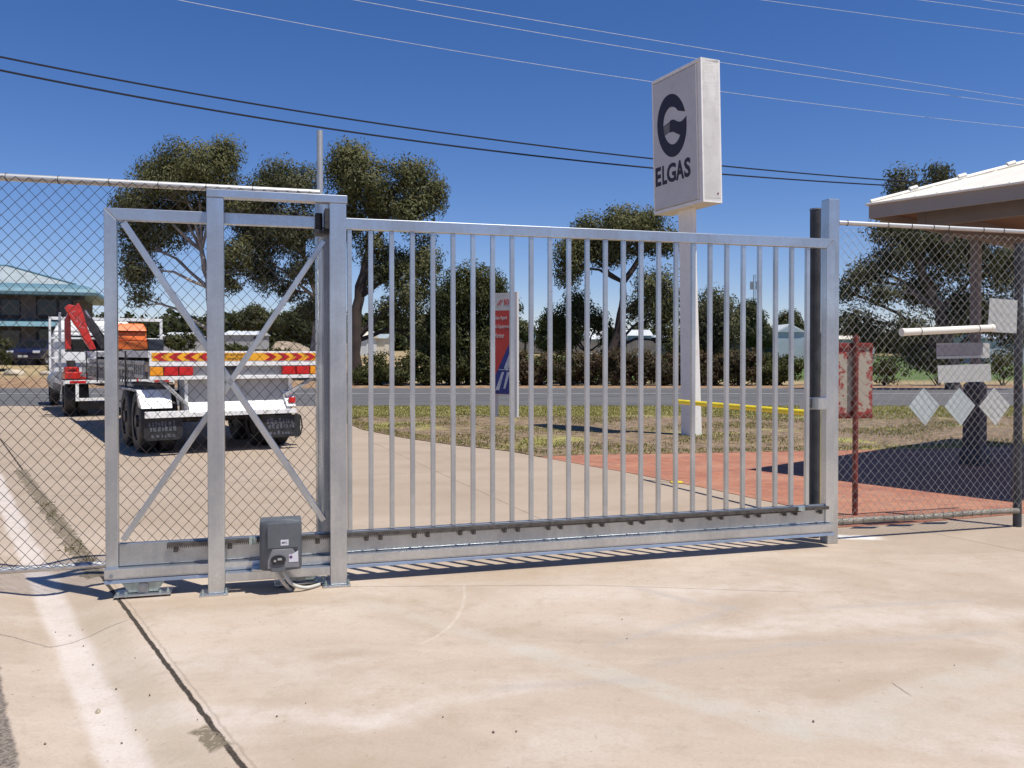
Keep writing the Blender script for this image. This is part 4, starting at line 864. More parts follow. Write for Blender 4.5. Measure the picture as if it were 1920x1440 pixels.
for a, b, yt, yb_ in ((269, 341, 785, 827), (492, 562, 779, 821)):
    f_ = MB().prism(rrect(tx(a), tx(b), T.at(a, yb_)[1], T.at(a, yt)[1], .07), -.02, -.012).build('mudflap', M['black'], tr)
    mk_ = MB(); x0_, x1_ = tx(a) + .06, tx(b) - .08; zz0, zz1 = T.at(a, yb_)[1], T.at(a, yt)[1]
    for row, (zf, hh_) in enumerate(((.62, .09), (.40, .09), (.12, .06))):
        x = x0_ + .02 * row
        while x < x1_ - .05:
            wd = random.uniform(.02, .05); mk_.box(x, x + wd, -.023, -.0205, zz0 + (zz1 - zz0) * zf, zz0 + (zz1 - zz0) * zf + hh_ * random.uniform(.6, 1)); x += wd + random.uniform(.012, .03)
    mk_.build('worn_lettering', M['flapmark'], f_)
def wheel(parent, x, y, r, w_, mt=None):
    t_ = MB(); prof = [(.0, r * .62), (.0, r * .9), (.02, r * .97), (.05, r), (w_ - .05, r), (w_ - .02, r * .97), (w_, r * .9), (w_, r * .62)]; n_ = 36; o = len(t_.v)
    for i in range(n_):
        a = 2 * math.pi * i / n_
        for dx, rr_ in prof: t_.v.append((x + dx, y + rr_ * math.cos(a), r + rr_ * math.sin(a)))
    k_ = len(prof)
    for i in range(n_):
        for j in range(k_): t_.f.append((i * k_ + j, i * k_ + (j + 1) % k_, ((i + 1) % n_) * k_ + (j + 1) % k_, ((i + 1) % n_) * k_ + j))
    wo = t_.build('wheel', M['black'], parent, 0, True)
    MB().tube([(x + .03, y, r), (x + w_ - .03, y, r)], r * .63, 28).build('rim', M[mt or 'white'], wo, 0, True)
    MB().tube([(x - .01, y, r), (x + w_ + .01, y, r)], r * .2, 12).build('hub', M['dark'], wo, 0, True)
for y in (.78, 1.95):
    for x in (tx(270), tx(270) + .29, tx(497), tx(497) + .29): wheel(tr, x, y, .49, .25, 'dark')
    MB().tube([(tx(272), y, .49), (tx(497) + .4, y, .49)], .055, 12).build('axle', M['dark'], tr, 0, True)
MB().box(tx(541), tx(553), -.02, .02, tz(763), tz(752)).build('marker_lamp', M['lred'], tr, .005)
hp = [(tx(553), -.01, T.at(553, 775)[1]), (tx(563), -.01, T.at(560, 780)[1]), (tx(566), -.01, T.at(563, 800)[1]), (tx(562), -.01, T.at(560, 815)[1]), (tx(552), -.01, T.at(553, 820)[1])]
MB().tube(hp, .012, 8).build('loop_bar', M['black'], tr, 0, True)

# ================================================================== CRANE TRUCK
K0 = (-10.75, 20.0); KF = Frame(K0[0], K0[1], TA); kt = thing('crane_truck', 'white flatbed truck with red folded crane ahead of the trailer', 'truck', (K0[0], K0[1], 0), TA)
def kx(px, t=0): return KF.x(px, t)
def kz(px, py, t=0): return KF.at(px, py, t)[1]
KW = 2.45; kd = kz(130, 712)
MB().box(0, KW, 0, 4.9, kd - .12, kd).build('tray', M['dark'], kt, .004)
MB().box(-.03, -.001, 0, 4.9, kd - .14, kd - .02).box(KW + .001, KW + .03, 0, 4.9, kd - .14, kd - .02).box(0, KW, -.03, -.001, kd - .10, kd - .02).build('tray_edge', M['white'], kt, .004)
# rear underrun frame (white rectangle)
ux0, ux1 = kx(141), kx(236); uz0, uz1 = kz(150, 752), kz(150, 713)
MB().box(ux0, ux1, -.04, .04, uz1 - .07, uz1).box(ux0, ux1, -.04, .04, uz0, uz0 + .07).box(ux0, ux0 + .07, -.04, .04, uz0 + .071, uz1 - .071).box(ux1 - .07, ux1, -.04, .04, uz0 + .071, uz1 - .071).build('underrun_frame', M['white'], kt, .004)
MB().box(.75, .9, .05, 7.2, .75, kd - .121).build('chassis_beam', M['dark'], kt); MB().box(KW - .9, KW - .75, .05, 7.2, .75, kd - .121).build('chassis_beam', M['dark'], kt)
MB().prism(rrect(kx(150), kx(232), .18, kz(190, 754), .05), .06, .07).build('mudflap', M['black'], kt)
for y in (.75, 5.9):
    for x in ((.02, .30, KW - .55, KW - .27) if y < 1 else (.05, KW - .33)): wheel(kt, x, y, .48, .25, 'dark')
MB().box(.1, .6, 1.6, 2.5, .55, kd - .16).build('tool_locker', M['white'], kt, .01)
MB().tube([(.12, 2.9, .8), (.12, 4.0, .8)], .26, 18).build('fuel_tank', M['alu'], kt, .005, True)
MB().box(KW - .45, KW - .1, -.045, -.031, kd - .09, kd - .03).build('tail_lamp', M['lred'], kt, .004); MB().box(.1, .45, -.045, -.031, kd - .09, kd - .03).build('tail_lamp', M['lred'], kt, .004)
MB().tube([(.5, .1, kd + .05), (.62, .3, kd + .3), (.8, .35, kd + .25), (.95, .2, kd + .04)], .02, 8).build('hydraulic_hose', M['black'], kt, 0, True)
MB().tube([(.7, .2, kd + .02), (.75, .5, kd + .42), (1.0, .6, kd + .3), (1.2, .4, kd + .02)], .02, 8).build('hydraulic_hose', M['black'], kt, 0, True)
MB().tube([(1.6, -.02, .9), (1.65, -.5, .6), (1.4, -1.2, .62), (1.3, -1.7, .8)], .02, 8).build('air_line', M['lred'], kt, 0, True)
# headboard behind the cab
th_ = 4.95; hz1 = kz(200, 596, th_); hz0 = kd; hx0 = -.02; hx1 = kx(305, th_)
hb = MB().box(hx0, hx1, th_, th_ + .06, hz1 - .09, hz1)
for f in (.62, .28): hb.box(hx0 + .06, hx1 - .06, th_ + .01, th_ + .05, hz0 + (hz1 - hz0) * f, hz0 + (hz1 - hz0) * f + .05)
hb.box(hx1 - .08, hx1, th_, th_ + .06, hz0, hz1 - .0905); hb.box(hx0, hx0 + .06, th_, th_ + .06, hz0, hz1 - .0905); hb.build('headboard', M['white'], kt, .006)
MB().box(kx(110), kx(115), .0, .05, kd, kz(112, 586)).build('corner_post', M['alu'], kt, .004)
# cab
cz1 = kz(250, 603, 5.4); cb = MB(); ca, cbb = .12, KW - .12
cb.hexa([(ca, 5.3, .95), (cbb, 5.3, .95), (cbb, 7.3, .95), (ca, 7.3, .95)], [(ca, 5.3, cz1 - .35), (cbb, 5.3, cz1 - .35), (cbb, 7.15, cz1 - .9), (ca, 7.15, cz1 - .9)])
cb.hexa([(ca, 5.3, cz1 - .349), (cbb, 5.3, cz1 - .349), (cbb, 6.9, cz1 - .6), (ca, 6.9, cz1 - .6)], [(ca + .18, 5.4, cz1), (cbb - .18, 5.4, cz1), (cbb - .18, 6.5, cz1 - .05), (ca + .18, 6.5, cz1 - .05)])
cabo = cb.build('cab', M['white'], kt, .06, False, 3)
MB().box(ca + .35, cbb - .35, 5.285, 5.299, cz1 - .95, cz1 - .45).build('rear_window', M['glass'], cabo, .01)
# orange unit and grey box on the tray
t_o = 1.6; MB().box(kx(205, t_o), kx(300, t_o), t_o - .1, 4.7, kd + .001, kz(250, 657, t_o)).build('equipment_box', M['dark'], kt, .01); MB().box(kx(218, t_o), kx(277, t_o), t_o, t_o + .9, kz(250, 656, t_o), kz(250, 640, t_o)).build('orange_base', M['orange'], kt, .02)
ob = MB().hexa([(kx(219, t_o), t_o + .05, kz(250, 639.5, t_o)), (kx(276, t_o), t_o + .05, kz(250, 639.5, t_o)), (kx(276, t_o), t_o + .9, kz(250, 639.5, t_o)), (kx(219, t_o), t_o + .9, kz(250, 639.5, t_o))],
              [(kx(219, t_o), t_o + .10, kz(250, 622, t_o)), (kx(276, t_o), t_o + .10, kz(250, 622, t_o)), (kx(276, t_o), t_o + .9, kz(250, 622, t_o)), (kx(219, t_o), t_o + .9, kz(250, 622, t_o))]); ob.build('orange_body', M['orange'], kt, .03)
ob = MB().hexa([(kx(218, t_o), t_o, kz(250, 621, t_o)), (kx(277, t_o), t_o, kz(250, 621, t_o)), (kx(277, t_o), t_o + .9, kz(250, 621, t_o)), (kx(218, t_o), t_o + .9, kz(250, 621, t_o))],
              [(kx(221, t_o), t_o + .2, kz(250, 606, t_o)), (kx(272, t_o), t_o + .2, kz(250, 606, t_o)), (kx(272, t_o), t_o + .8, kz(250, 606, t_o)), (kx(221, t_o), t_o + .8, kz(250, 606, t_o))]); ob.build('orange_lid', M['orange'], kt, .04, False, 3)
MB().box(kx(278, t_o), kx(307, t_o), t_o, t_o + .7, kz(290, 658, t_o), kz(290, 636, t_o)).build('tool_box', M['sheddark'], kt, .01)
MB().box(kx(118), kx(160), .02, .12, kz(130, 676), kz(130, 660)).box(kx(161), kx(212), .3, .4, kz(130, 672), kz(130, 658)).build('side_board', M['white'], kt, .005)
# crane
tc = .45
def kp(px, py, t=tc): a, b = KF.at(px, py, t); return (a, t, b)
cr_ = MB().box(kx(119, tc), kx(152, tc), tc - .35, tc + .35, kd + .001, kz(130, 697, tc)).tube([kp(134, 700), kp(134, 688)], .17, 14); cr_.build('crane_base', M['red'], kt, .02)
MB().bar(kp(153, 712), kp(165, 700), .12, .16, (0, 1, 0)).bar(kp(165, 703), kp(178, 712), .1, .14, (0, 1, 0)).build('crane_leg', M['red'], kt, .01)
MB().tube([kp(134, 690), kp(130, 655)], .10, 12).build('crane_column', M['dark'], kt, 0, True)
crb = MB(); crb.prism([(kp(a, b)[0], kp(a, b)[2]) for a, b in ((122, 655), (133, 655), (132, 600), (128, 585), (121, 600))], tc - .1, tc + .12); crb.build('crane_boom', M['red'], kt, .01)
b2 = MB(); poly = [(121, 577), (128, 571), (140, 573), (147, 568), (154, 582), (162, 610), (170, 632), (180, 655), (169, 656), (158, 640), (148, 620), (138, 607), (130, 592)]
b2.prism([(kp(a, b, tc - .25)[0], kp(a, b, tc - .25)[2]) for a, b in reversed(poly)], tc - .32, tc - .14); b2o = b2.build('crane_jib', M['red'], kt, .012)
# lettering down the jib
me_t = text('jib_lettering', 'LSV', M['jibtext'], b2o, -.25, .25, -.065, .065, 0, .004, .0)
cX, cZ = kp(146, 601, tc - .33)[0], kp(146, 601, tc - .33)[2]; me_t.location = (cX, tc - .3205, cZ); me_t.rotation_euler = (0, R(63), 0)
MB().bar(kp(157, 588, tc - .05), kp(196, 652, tc - .05), .16, .14, (0, 1, 0)).bar(kp(160, 583, tc + .12), kp(205, 648, tc + .12), .07, .07, (0, 1, 0)).build('crane_extension', M['dark'], kt, .01)
MB().tube([kp(162, 584, tc), kp(178, 610, tc), kp(192, 628, tc), kp(208, 650, tc)], .022, 8).build('hydraulic_hose', M['black'], kt, 0, True)
MB().tube([kp(159, 582, tc - .1), kp(168, 597, tc - .1)], .035, 10).build('hook', M['alu'], kt, 0, True)

# ================================================================== LEFT BUILDING
BY = 50.0; BA = R(21)
cw = atY(146, 600, BY); BF = Frame(cw.x, BY, BA)
bl_ = thing('two_storey_building', 'dark brick two storey building with blue grey bullnose roof beyond the road', 'building', (cw.x, BY, .9), BA); oz = .9
def bx_(px, t=0.0): return BF.at(px, 600, t)[0]
def bz_(py, px=100, t=0.0): return BF.at(px, py, t)[1] - oz
xL, xR, BD = -16.0, 0.0, 8.0
zev = bz_(553, 120)
MB().box(xL, xR, 0, BD, -1.2, zev).build('wall', M['brickdark'], bl_)
for a, b in ((40, 68), (138, 145.9)): MB().box(bx_(a), bx_(b), -.08, -.002, -.9, zev).build('pier', M['pier'], bl_)
for a, b, yt, yb_ in ((2, 38, 561, 592), (70, 108, 561, 592), (111, 136, 561, 592), (-44, -4, 558, 592), (72, 108, 616, 668), (2, 38, 618, 660)):
    c_ = (a + b) / 2; f_ = MB().box(bx_(a), bx_(b), -.05, -.003, bz_(yb_, c_), bz_(yt, c_)).build('window', M['sheddark'], bl_); MB().box(bx_(a) + .06, bx_(b) - .06, -.055, -.051, bz_(yb_, c_) + .06, bz_(yt, c_) - .06).build('pane', M['glass'], f_)
ev = 1.5; xe = BF.at(181, 552, -ev)[0]; zA = BF.at(150, 553, -ev)[1] - oz
bn = MB(); cur = [(0, zA - .02), (-.02, zA + .15), (.12, zA + .35), (.45, zA + .52), (1.3, zA + .70)]
for i in range(4):
    (i0, z0_), (i1, z1_) = cur[i], cur[i + 1]
    bn.hexa([(xL, -ev + i0, z0_), (xe - i0, -ev + i0, z0_), (xe - i0, BD + ev - i0, z0_), (xL, BD + ev - i0, z0_)], [(xL, -ev + i1, z1_), (xe - i1, -ev + i1, z1_), (xe - i1, BD + ev - i1, z1_), (xL, BD + ev - i1, z1_)])
bn.build('bullnose_eave', M['teal'], bl_)
rz0 = zA + .701; q0 = 1.3; ins = (BD + 2 * ev) / 2 - q0 - .01
MB().hexa([(xL, -ev + q0, rz0), (xe - q0, -ev + q0, rz0), (xe - q0, BD + ev - q0, rz0), (xL, BD + ev - q0, rz0)], [(xL, -ev + q0 + ins, rz0 + 1.35), (xe - q0 - ins, -ev + q0 + ins, rz0 + 1.35), (xe - q0 - ins, -ev + q0 + ins + .02, rz0 + 1.35), (xL, -ev + q0 + ins + .02, rz0 + 1.35)]).build('roof', M['tealroof'], bl_)
MB().bar((xe - q0, -ev + q0, rz0), (xe - q0 - ins, -ev + q0 + ins, rz0 + 1.36), .22, .12).bar((xe - q0 - ins, -ev + q0 + ins, rz0 + 1.36), (xL, -ev + q0 + ins, rz0 + 1.36), .22, .12).build('ridge_cap', M['teal'], bl_)
za1, za0 = BF.at(80, 600, -.1)[1] - oz, BF.at(80, 612, -1.3)[1] - oz
MB().hexa([(xL, -1.5, za0), (xR + .2, -1.5, za0), (xR + .2, -.09, za0), (xL, -.09, za0)], [(xL, -1.2, za0 + .25), (xR, -1.2, za0 + .25), (xR, -.09, za1 + .05), (xL, -.09, za1 + .05)]).build('awning', M['teal'], bl_)
MB().box(xe - 1.6, xe - .7, -.9, -.7, zA - .25, zA - .03).build('eave_bracket', M['dark'], bl_)

def carbuild(name, label, loc, rz, paint):
    c = thing(name, label, 'car', loc, rz)
    b = MB(); W_ = .9
    prof = [(-2.2, .35), (-2.25, .75), (-2.1, .92), (-1.2, 1.02), (-.55, 1.45), (1.0, 1.48), (1.75, 1.05), (2.2, .98), (2.25, .4)]
    n_ = len(prof); vs_ = [(-W_ * (1 if z < 1.1 else .8), y, z) for y, z in prof] + [(W_ * (1 if z < 1.1 else .8), y, z) for y, z in prof]
    b.add(vs_, [tuple(range(n_)), tuple(reversed(range(n_, 2 * n_)))] + [(i, i + n_, (i + 1) % n_ + n_, (i + 1) % n_) for i in range(n_)]); b.build('body', paint, c, .06, False, 3)
    MB().hexa([(-.8, -1.19, 1.045), (.8, -1.19, 1.045), (.8, -1.15, 1.045), (-.8, -1.15, 1.045)], [(-.66, -.60, 1.42), (.66, -.60, 1.42), (.66, -.56, 1.42), (-.66, -.56, 1.42)]).build('windscreen', M['glass'], c)
    MB().box(-.86, -.5, -2.27, -2.2, .68, .82).build('headlight', M['sticker'], c, .02); MB().box(.5, .86, -2.27, -2.2, .68, .82).build('headlight', M['sticker'], c, .02)
    MB().box(-.25, .25, -2.29, -2.26, .45, .57).build('number_plate', M['plate'], c)
    for x in (-.93, .70):
        for y in (-1.4, 1.4): wheel(c, x, y, .33, .22)
    return c
p = atY(43, 684, 46.5); carbuild('parked_car', 'dark blue car parked facing the road beside the two storey building', (p.x, 48.2, terr(p.x, 46.5) + .0), R(8), M['carblue'])
# garden edging stones
for i in range(16):
    x = -33 + i * 1.55 + random.uniform(-.3, .3)
    if x > -9.5: break
    s_ = MB(); r_ = random.uniform(.22, .42); pts = []
    me = bmesh.new(); bmesh.ops.create_icosphere(me, subdivisions=2, radius=r_)
    for v_ in me.verts: v_.co *= random.uniform(.85, 1.12)
    s_.v = [(v_.co.x * 1.5, v_.co.y, v_.co.z * .6) for v_ in me.verts]; s_.f = [tuple(v_.index for v_ in f.verts) for f in me.faces]; me.free()
    o = s_.build('garden_stone', M['stone'], None, 0, True); o.location = (x, 42.6, terr(x, 42.6) + .08); tag(o, 'rough pale edging stone in the row along the far roadside bank', 'stone', 'edging stones on the far bank')

# ================================================================== VEGETATION
def shrub(name, label, Z, blobs, leaf, group=None, ls=.16, dens=1.0, bz=None, cat='shrub'):
    b = atY(blobs[0][0], 700, Z); bz = terr(b.x, Z) if bz is None else bz
    t = thing(name, label, cat, (b.x, Z, bz), 0, group); k = Z / F; P = []; OO = []; st_ = MB()
    for q_ in blobs:
        c = atY(q_[0], q_[1], Z) - Vector((b.x, Z, bz)); r = (q_[2] * k, q_[2] * k * .8, q_[3] * k); nc = max(8, int(dens * 34 * (r[0] * r[1] * r[2]) ** .6)); p, cc = clumps(c, r, nc, 40, .17); P.append(p); OO.append(clumps.off + (np.repeat(cc, 40, 0) - np.array(c)) * 0.5)
        for j in cc[::5]: st_.tube([(random.uniform(-.1, .1), 0, -.05), tuple(Vector(j) * .5 + Vector((0, 0, -.1))), tuple(j)], [.03, .02, .006], 4)
    st_.build('stem', M['barkdark'], t); P = np.concatenate(P); P[:, 2] = np.maximum(P[:, 2], .02); quads('foliage', leafquads(P, ls, .4, .2, np.concatenate(OO)), leaf, t); return t

tree('gum_tree', 'broad gum tree with pale forked trunk behind the crane truck', 43, (398, 708),
     [(300, 330, 62, 38), (380, 315, 85, 50), (420, 290, 42, 28), (340, 345, 95, 40), (265, 385, 45, 40), (300, 420, 60, 45), (255, 450, 35, 50), (262, 505, 35, 38), (430, 370, 55, 45), (350, 395, 70, 35), (435, 470, 30, 50), (270, 560, 22, 15), (425, 520, 22, 28)],
     M['leafA'], M['barkpale'], .26, [(396, 620), (392, 540), (378, 470)], dens=1.0, bz=.05)
tree('gum_tree', 'middle gum tree with drooping grey foliage left of the tall pole', 44.5, (585, 712),
     [(520, 330, 58, 38), (560, 350, 55, 45), (490, 370, 40, 40), (515, 430, 50, 50), (480, 480, 35, 45), (560, 430, 50, 50), (500, 520, 28, 28), (575, 500, 40, 35), (590, 580, 28, 30), (468, 430, 34, 44), (540, 545, 26, 20), (480, 385, 36, 30)],
     M['leafB'], M['barkpale'], .26, [(592, 640), (595, 560), (570, 480)], dens=1.0, bz=.05)
tree('gum_tree', 'tall gum tree with dark trunk just right of the gate frame', 41.5, (668, 719),
     [(650, 320, 45, 50), (690, 340, 55, 50), (660, 290, 32, 24), (770, 320, 45, 32), (790, 365, 48, 42), (735, 370, 55, 45), (650, 400, 45, 60), (780, 405, 35, 30), (820, 360, 18, 30), (700, 480, 30, 60), (740, 500, 30, 50), (790, 490, 38, 60), (770, 560, 30, 60), (730, 580, 25, 35), (800, 620, 35, 60)],
     M['leafA'], M['barkdark'], .36, [(664, 640), (672, 560), (690, 470), (700, 420)], dens=1.0, bz=.02)
tree('bushy_tree', 'dense rounded dark bushy tree behind the red agent sign', 41.5, (880, 719),
     [(885, 540, 60, 45), (850, 560, 45, 40), (925, 560, 30, 40), (870, 620, 65, 55), (915, 640, 45, 60), (860, 680, 60, 38), (950, 570, 18, 28), (820, 640, 30, 50)], M['leafC'], M['barkdark'], .22, [(880, 660), (885, 600)], dens=1.5, bz=.02)
tree('gum_tree', 'umbrella shaped gum tree with dark twisted trunk left of the pylon pole', 42, (1128, 719),
     [(1160, 420, 55, 30), (1200, 410, 60, 22), (1110, 440, 50, 40), (1080, 470, 42, 40), (1065, 500, 26, 34), (1140, 460, 50, 35), (1210, 440, 55, 35), (1250, 450, 30, 30), (1240, 560, 35, 60), (1215, 540, 30, 40), (1192, 582, 24, 22), (1248, 590, 28, 40), (1256, 640, 20, 30), (1150, 470, 40, 30)],
     M['leafA'], M['barkdark'], .27, [(1150, 650), (1165, 590), (1170, 530), (1200, 480)], dens=1.0, bz=.02)
tree('bushy_tree', 'low dark wattle tree left of the umbrella shaped gum', 44, (1095, 716),
     [(1078, 565, 22, 22), (1052, 598, 28, 24), (1098, 592, 34, 24), (1122, 606, 20, 16), (1145, 640, 18, 30), (1062, 635, 22, 22)], M['leafC'], M['barkdark'], .16, [(1100, 660), (1100, 610)], dens=1.3, bz=.02)
tree('bushy_tree', 'grey brown tree directly right of the pylon pole', 42, (1335, 719),
     [(1340, 570, 40, 28), (1320, 610, 35, 45), (1360, 620, 26, 45), (1320, 670, 45, 50), (1375, 600, 12, 22)], M['leafB'], M['barkdark'], .18, [(1335, 660), (1338, 600)], dens=1.3, bz=.02)
tree('gum_tree', 'large leafy gum tree behind the shelter and right fence', 36, (1790, 735),
     [(1690, 338, 20, 20), (1684, 362, 14, 10), (1712, 364, 12, 7), (1758, 328, 18, 16), (1772, 344, 10, 10), (1734, 352, 14, 8), (1668, 432, 42, 24), (1730, 440, 60, 36), (1690, 480, 50, 34), (1780, 480, 60, 50), (1800, 440, 70, 40), (1880, 500, 60, 60), (1636, 500, 30, 26), (1600, 520, 24, 22), (1590, 545, 16, 12), (1640, 545, 34, 20), (1740, 540, 50, 34), (1810, 580, 60, 50), (1890, 600, 50, 60), (1606, 596, 28, 26), (1640, 625, 36, 22), (1700, 610, 40, 34), (1730, 660, 44, 26)],
     M['leafB'], M['bark'], .30, [(1780, 660), (1760, 580), (1720, 500), (1700, 420)], dens=1.1, leafsize=.18, bz=.0)
tree('dark_tree', 'small dark cypress like tree far right of the pylon, by the mast', 110, (1412, 655), [(1412, 610, 20, 38), (1405, 590, 13, 26), (1425, 630, 18, 20)], M['leafF'], M['barkdark'], .2, [(1412, 620)], leafsize=.5, dens=1.0, group='trees across the field', cr=.7, twigs=False, bz=.4)
tree('dark_tree', 'pointed dark tree behind the gabled white shed', 130, (1482, 652), [(1480, 612, 18, 30), (1490, 625, 18, 22), (1470, 635, 14, 18)], M['leafF'], M['barkdark'], .2, [(1482, 620)], leafsize=.5, dens=1.0, group='trees across the field', cr=.7, twigs=False, bz=.5)
tree('dark_tree', 'large dark tree behind the gate brace, over the pink earth mound', 95, (560, 660), [(562, 602, 28, 26), (545, 616, 20, 14), (590, 618, 28, 22), (578, 590, 20, 16)], M['leafF'], M['barkdark'], .25, [(560, 640)], leafsize=.42, dens=1.0, group='trees across the field', cr=.6, twigs=False, bz=.2)
tree('dark_tree', 'flat topped dark tree beyond the trailer between the braces', 120, (478, 650), [(474, 586, 17, 9), (456, 600, 18, 10), (496, 600, 22, 11), (476, 604, 20, 8)], M['leafF'], M['barkdark'], .25, [(478, 630)], leafsize=.5, dens=1.0, group='trees across the field', cr=.7, twigs=False, bz=.5)
tree('dark_tree', 'dark spreading tree over the roofs left of the wattle tree', 120, (985, 655), [(985, 622, 12, 12), (960, 615, 26, 20), (1030, 640, 20, 12), (1040, 610, 30, 18), (1060, 625, 30, 20)], M['leafF'], M['barkdark'], .25, [(985, 640)], leafsize=.5, dens=1.0, group='trees across the field', cr=.7, twigs=False, bz=.5)

# hedge of roadside shrubs
hx = [690, 745, 800, 850, 905, 960, 1010, 1055, 1105, 1150, 1200, 1245, 1295, 1340, 1385, 1425, 1458]
hl = ['first dark roadside shrub beside the tall gum trunk', 'second dark roadside shrub from the gum trunk', 'third dark roadside shrub from the gum trunk', 'roadside shrub under the left side of the bushy tree', 'roadside shrub left behind the red agent sign', 'roadside shrub right behind the red agent sign',
      'brown hedge shrub first right of the agent sign', 'brown hedge shrub second right of the agent sign', 'brown hedge shrub under the wattle tree', 'brown hedge shrub at the umbrella gum trunk', 'brown hedge shrub under the right half of the umbrella gum', 'brown hedge shrub left of the pylon pole',
      'brown hedge shrub behind the pylon pole', 'brown hedge shrub under the grey brown tree', 'brown hedge shrub right of the grey brown tree', 'second last shrub at the right end of the hedge', 'small green last shrub at the right end of the hedge']
for i, (x, l_) in enumerate(zip(hx, hl)):
    top_ = 655 + random.uniform(-5, 5) + (14 if x > 1410 else 0) + (34 if x in (690, 745) else 0) + (12 if x in (960, 1010) else 0)
    shrub('hedge_shrub', l_, 40.6 + random.uniform(-.4, .5), [(x, (top_ + 718) / 2, 40, (718 - top_) / 2), (x + random.uniform(-14, 14), 702, 38, 20), (x + 20, 680, 30, 26)], M['leafD'] if 930 < x < 1400 else M['leafC'], 'shrubs of the roadside hedge', dens=1.5, ls=.17)
for i, (x, y_, rx, ry, Z, l_) in enumerate([(2, 655, 24, 34, 44, 'leafy olive shrub at the left frame edge before the building'), (98, 690, 10, 12, 44, 'small green shrub by the path in front of the building'), (112, 652, 10, 12, 47, 'round shrub against the building wall near the truck post'), (1570, 690, 40, 25, 40.5, 'dark shrub across the road behind the catch post'), (1660, 690, 45, 28, 40.5, 'dark shrub across the road behind the white tube'), (1760, 680, 50, 30, 40.5, 'dark shrub across the road behind the blank plates'), (1880, 680, 40, 30, 40.5, 'dark shrub across the road at the right edge'),
    (1522, 685, 14, 10, 41.5, 'tiny shrub on the far bank right of the hedge'), (430, 652, 36, 8, 60, 'low dark bush beyond the trailer tailboard'), (520, 660, 34, 4, 60, 'low bush in front of the pink mound'), (330, 640, 40, 18, 60, 'scrubby grey bush behind the orange machine')]):
    shrub('roadside_shrub', l_, Z, [(x, y_, rx, ry)], M['leafC'], None, dens=1.1, ls=.18 if Z < 50 else .28)

# weeds in the crumbled joint
P = []
M['dryweed'] = leafmat('dry_weeds', (0.14, 0.12, 0.05), (0.24, 0.19, 0.09), (0.10, 0.07, 0.04), 5)
for i in range(15):
    y = random.uniform(5.7, 8.5); x = JA + JB * y - random.uniform(-.02, .1); P.append(np.array([x, y, .02]) + rng.normal(size=(14, 3)) * [.03, .03, .012])
tag(quads('joint_weeds', leafquads(np.concatenate(P), .03, .25, -.3), M['dryweed']), 'dry weeds growing in the crumbled drain joint behind the fence', 'weeds', kind='stuff')

# far woodland
P = []
for (x0_, x1_, Z0, Z1, ht, nn_) in ((-800, -12, 230, 330, 11, 520), (-60, 500, 260, 380, 9, 420), (-200, 200, 180, 230, 6, 90)):
    for i in range(nn_):
        Z_ = random.uniform(Z0, Z1); x = random.uniform(x0_, x1_) if abs(x0_) < 500 or True else 0
        if abs(x) > Z_ * .75: x = random.uniform(-.7, .7) * Z_
        if x0_ == -800 and x > -12: x = -random.uniform(.02, .7) * Z_
        h_ = ht * random.uniform(.55, 1.1); r_ = h_ * random.uniform(.35, .6); z_ = terr(x, Z_) + h_ * .55
        p, _ = clumps((x, Z_, z_), (r_, r_ * .8, h_ * .5), 16, 14, .8); P.append(p)
        p = np.array([x, Z_, terr(x, Z_) + 1]) + rng.normal(size=(60, 3)) * [r_ * .7, 1, 1.2]; P.append(p)
tag(quads('distant_woodland', leafquads(np.concatenate(P), 1.5, .6, .1), M['leafF']), 'distant dark woodland along the horizon beyond the field', 'woodland', kind='stuff')

# ================================================================== FAR SHEDS
def shed(name, label, px0, px1, yt, yb_, Z, wm, rmat, dep=8, ridge=.35, gable=False, door=None, group='sheds and roofs beyond the field'):
    a = atY(px0, yb_, Z); b = atY(px1, yb_, Z); h_ = atY(px0, yt, Z).z - a.z; W_ = b.x - a.x
    t = thing(name, label, 'shed', (a.x, Z, a.z), 0, group); hw_ = h_ * (1 - ridge)
    MB().box(0, W_, 0, dep, -2.0, hw_).build('wall', wm, t)
    if gable: MB().prism([(-.2, hw_ + .001), (W_ + .2, hw_ + .001), (W_ / 2, h_)], -.2, dep + .2).build('roof', rmat, t); MB().prism([(.1, hw_ + .002), (W_ - .1, hw_ + .002), (W_ / 2, h_ - .2)], -.23, -.201).build('gable_wall', wm, t)
    else: MB().add([(-.3, -.3, hw_), (W_ + .3, -.3, hw_), (W_ + .3, dep + .3, hw_), (-.3, dep + .3, hw_), (-.3, dep / 2, h_), (W_ + .3, dep / 2, h_)], [(0, 1, 5, 4), (2, 3, 4, 5), (0, 4, 3), (1, 2, 5), (0, 3, 2, 1)]).build('roof', rmat, t)
    if door: MB().box(W_ * door[0], W_ * door[1], -.05, -.002, -.5, hw_ * .8).build('door', M['sheddark'], t)
shed('shed', 'pale shed with dark doorway right of the red agent sign', 968, 1005, 612, 632, 140, M['shedblue'], M['shedwhite'], door=(.15, .55))
shed('shed', 'low cream roof left of the wattle tree', 1085, 1132, 618, 640, 150, M['shedcream'], M['shedwhite'], ridge=.6)
shed('shed', 'white steep roof seen between bars under the wattle tree', 1105, 1128, 612, 642, 146, M['shedwhite'], M['shedwhite'], ridge=.8)
shed('shed', 'pale blue shed with sloping white roof under the umbrella gum', 1178, 1222, 617, 652, 130, M['shedblue'], M['shedwhite'])
shed('shed', 'long dark shed left of the pylon pole', 1222, 1276, 627, 650, 132, M['sheddark'], M['shedblue'], ridge=.25)
shed('shed', 'gabled grey white shed near the right end of the gate', 1456, 1508, 607, 652, 120, M['shedblue'], M['shedwhite'], gable=True, dep=14)
shed('shed', 'tiny cream roofed hut just right of the pylon pole', 1368, 1392, 625, 652, 125, M['sheddark'], M['shedcream'], ridge=.3)
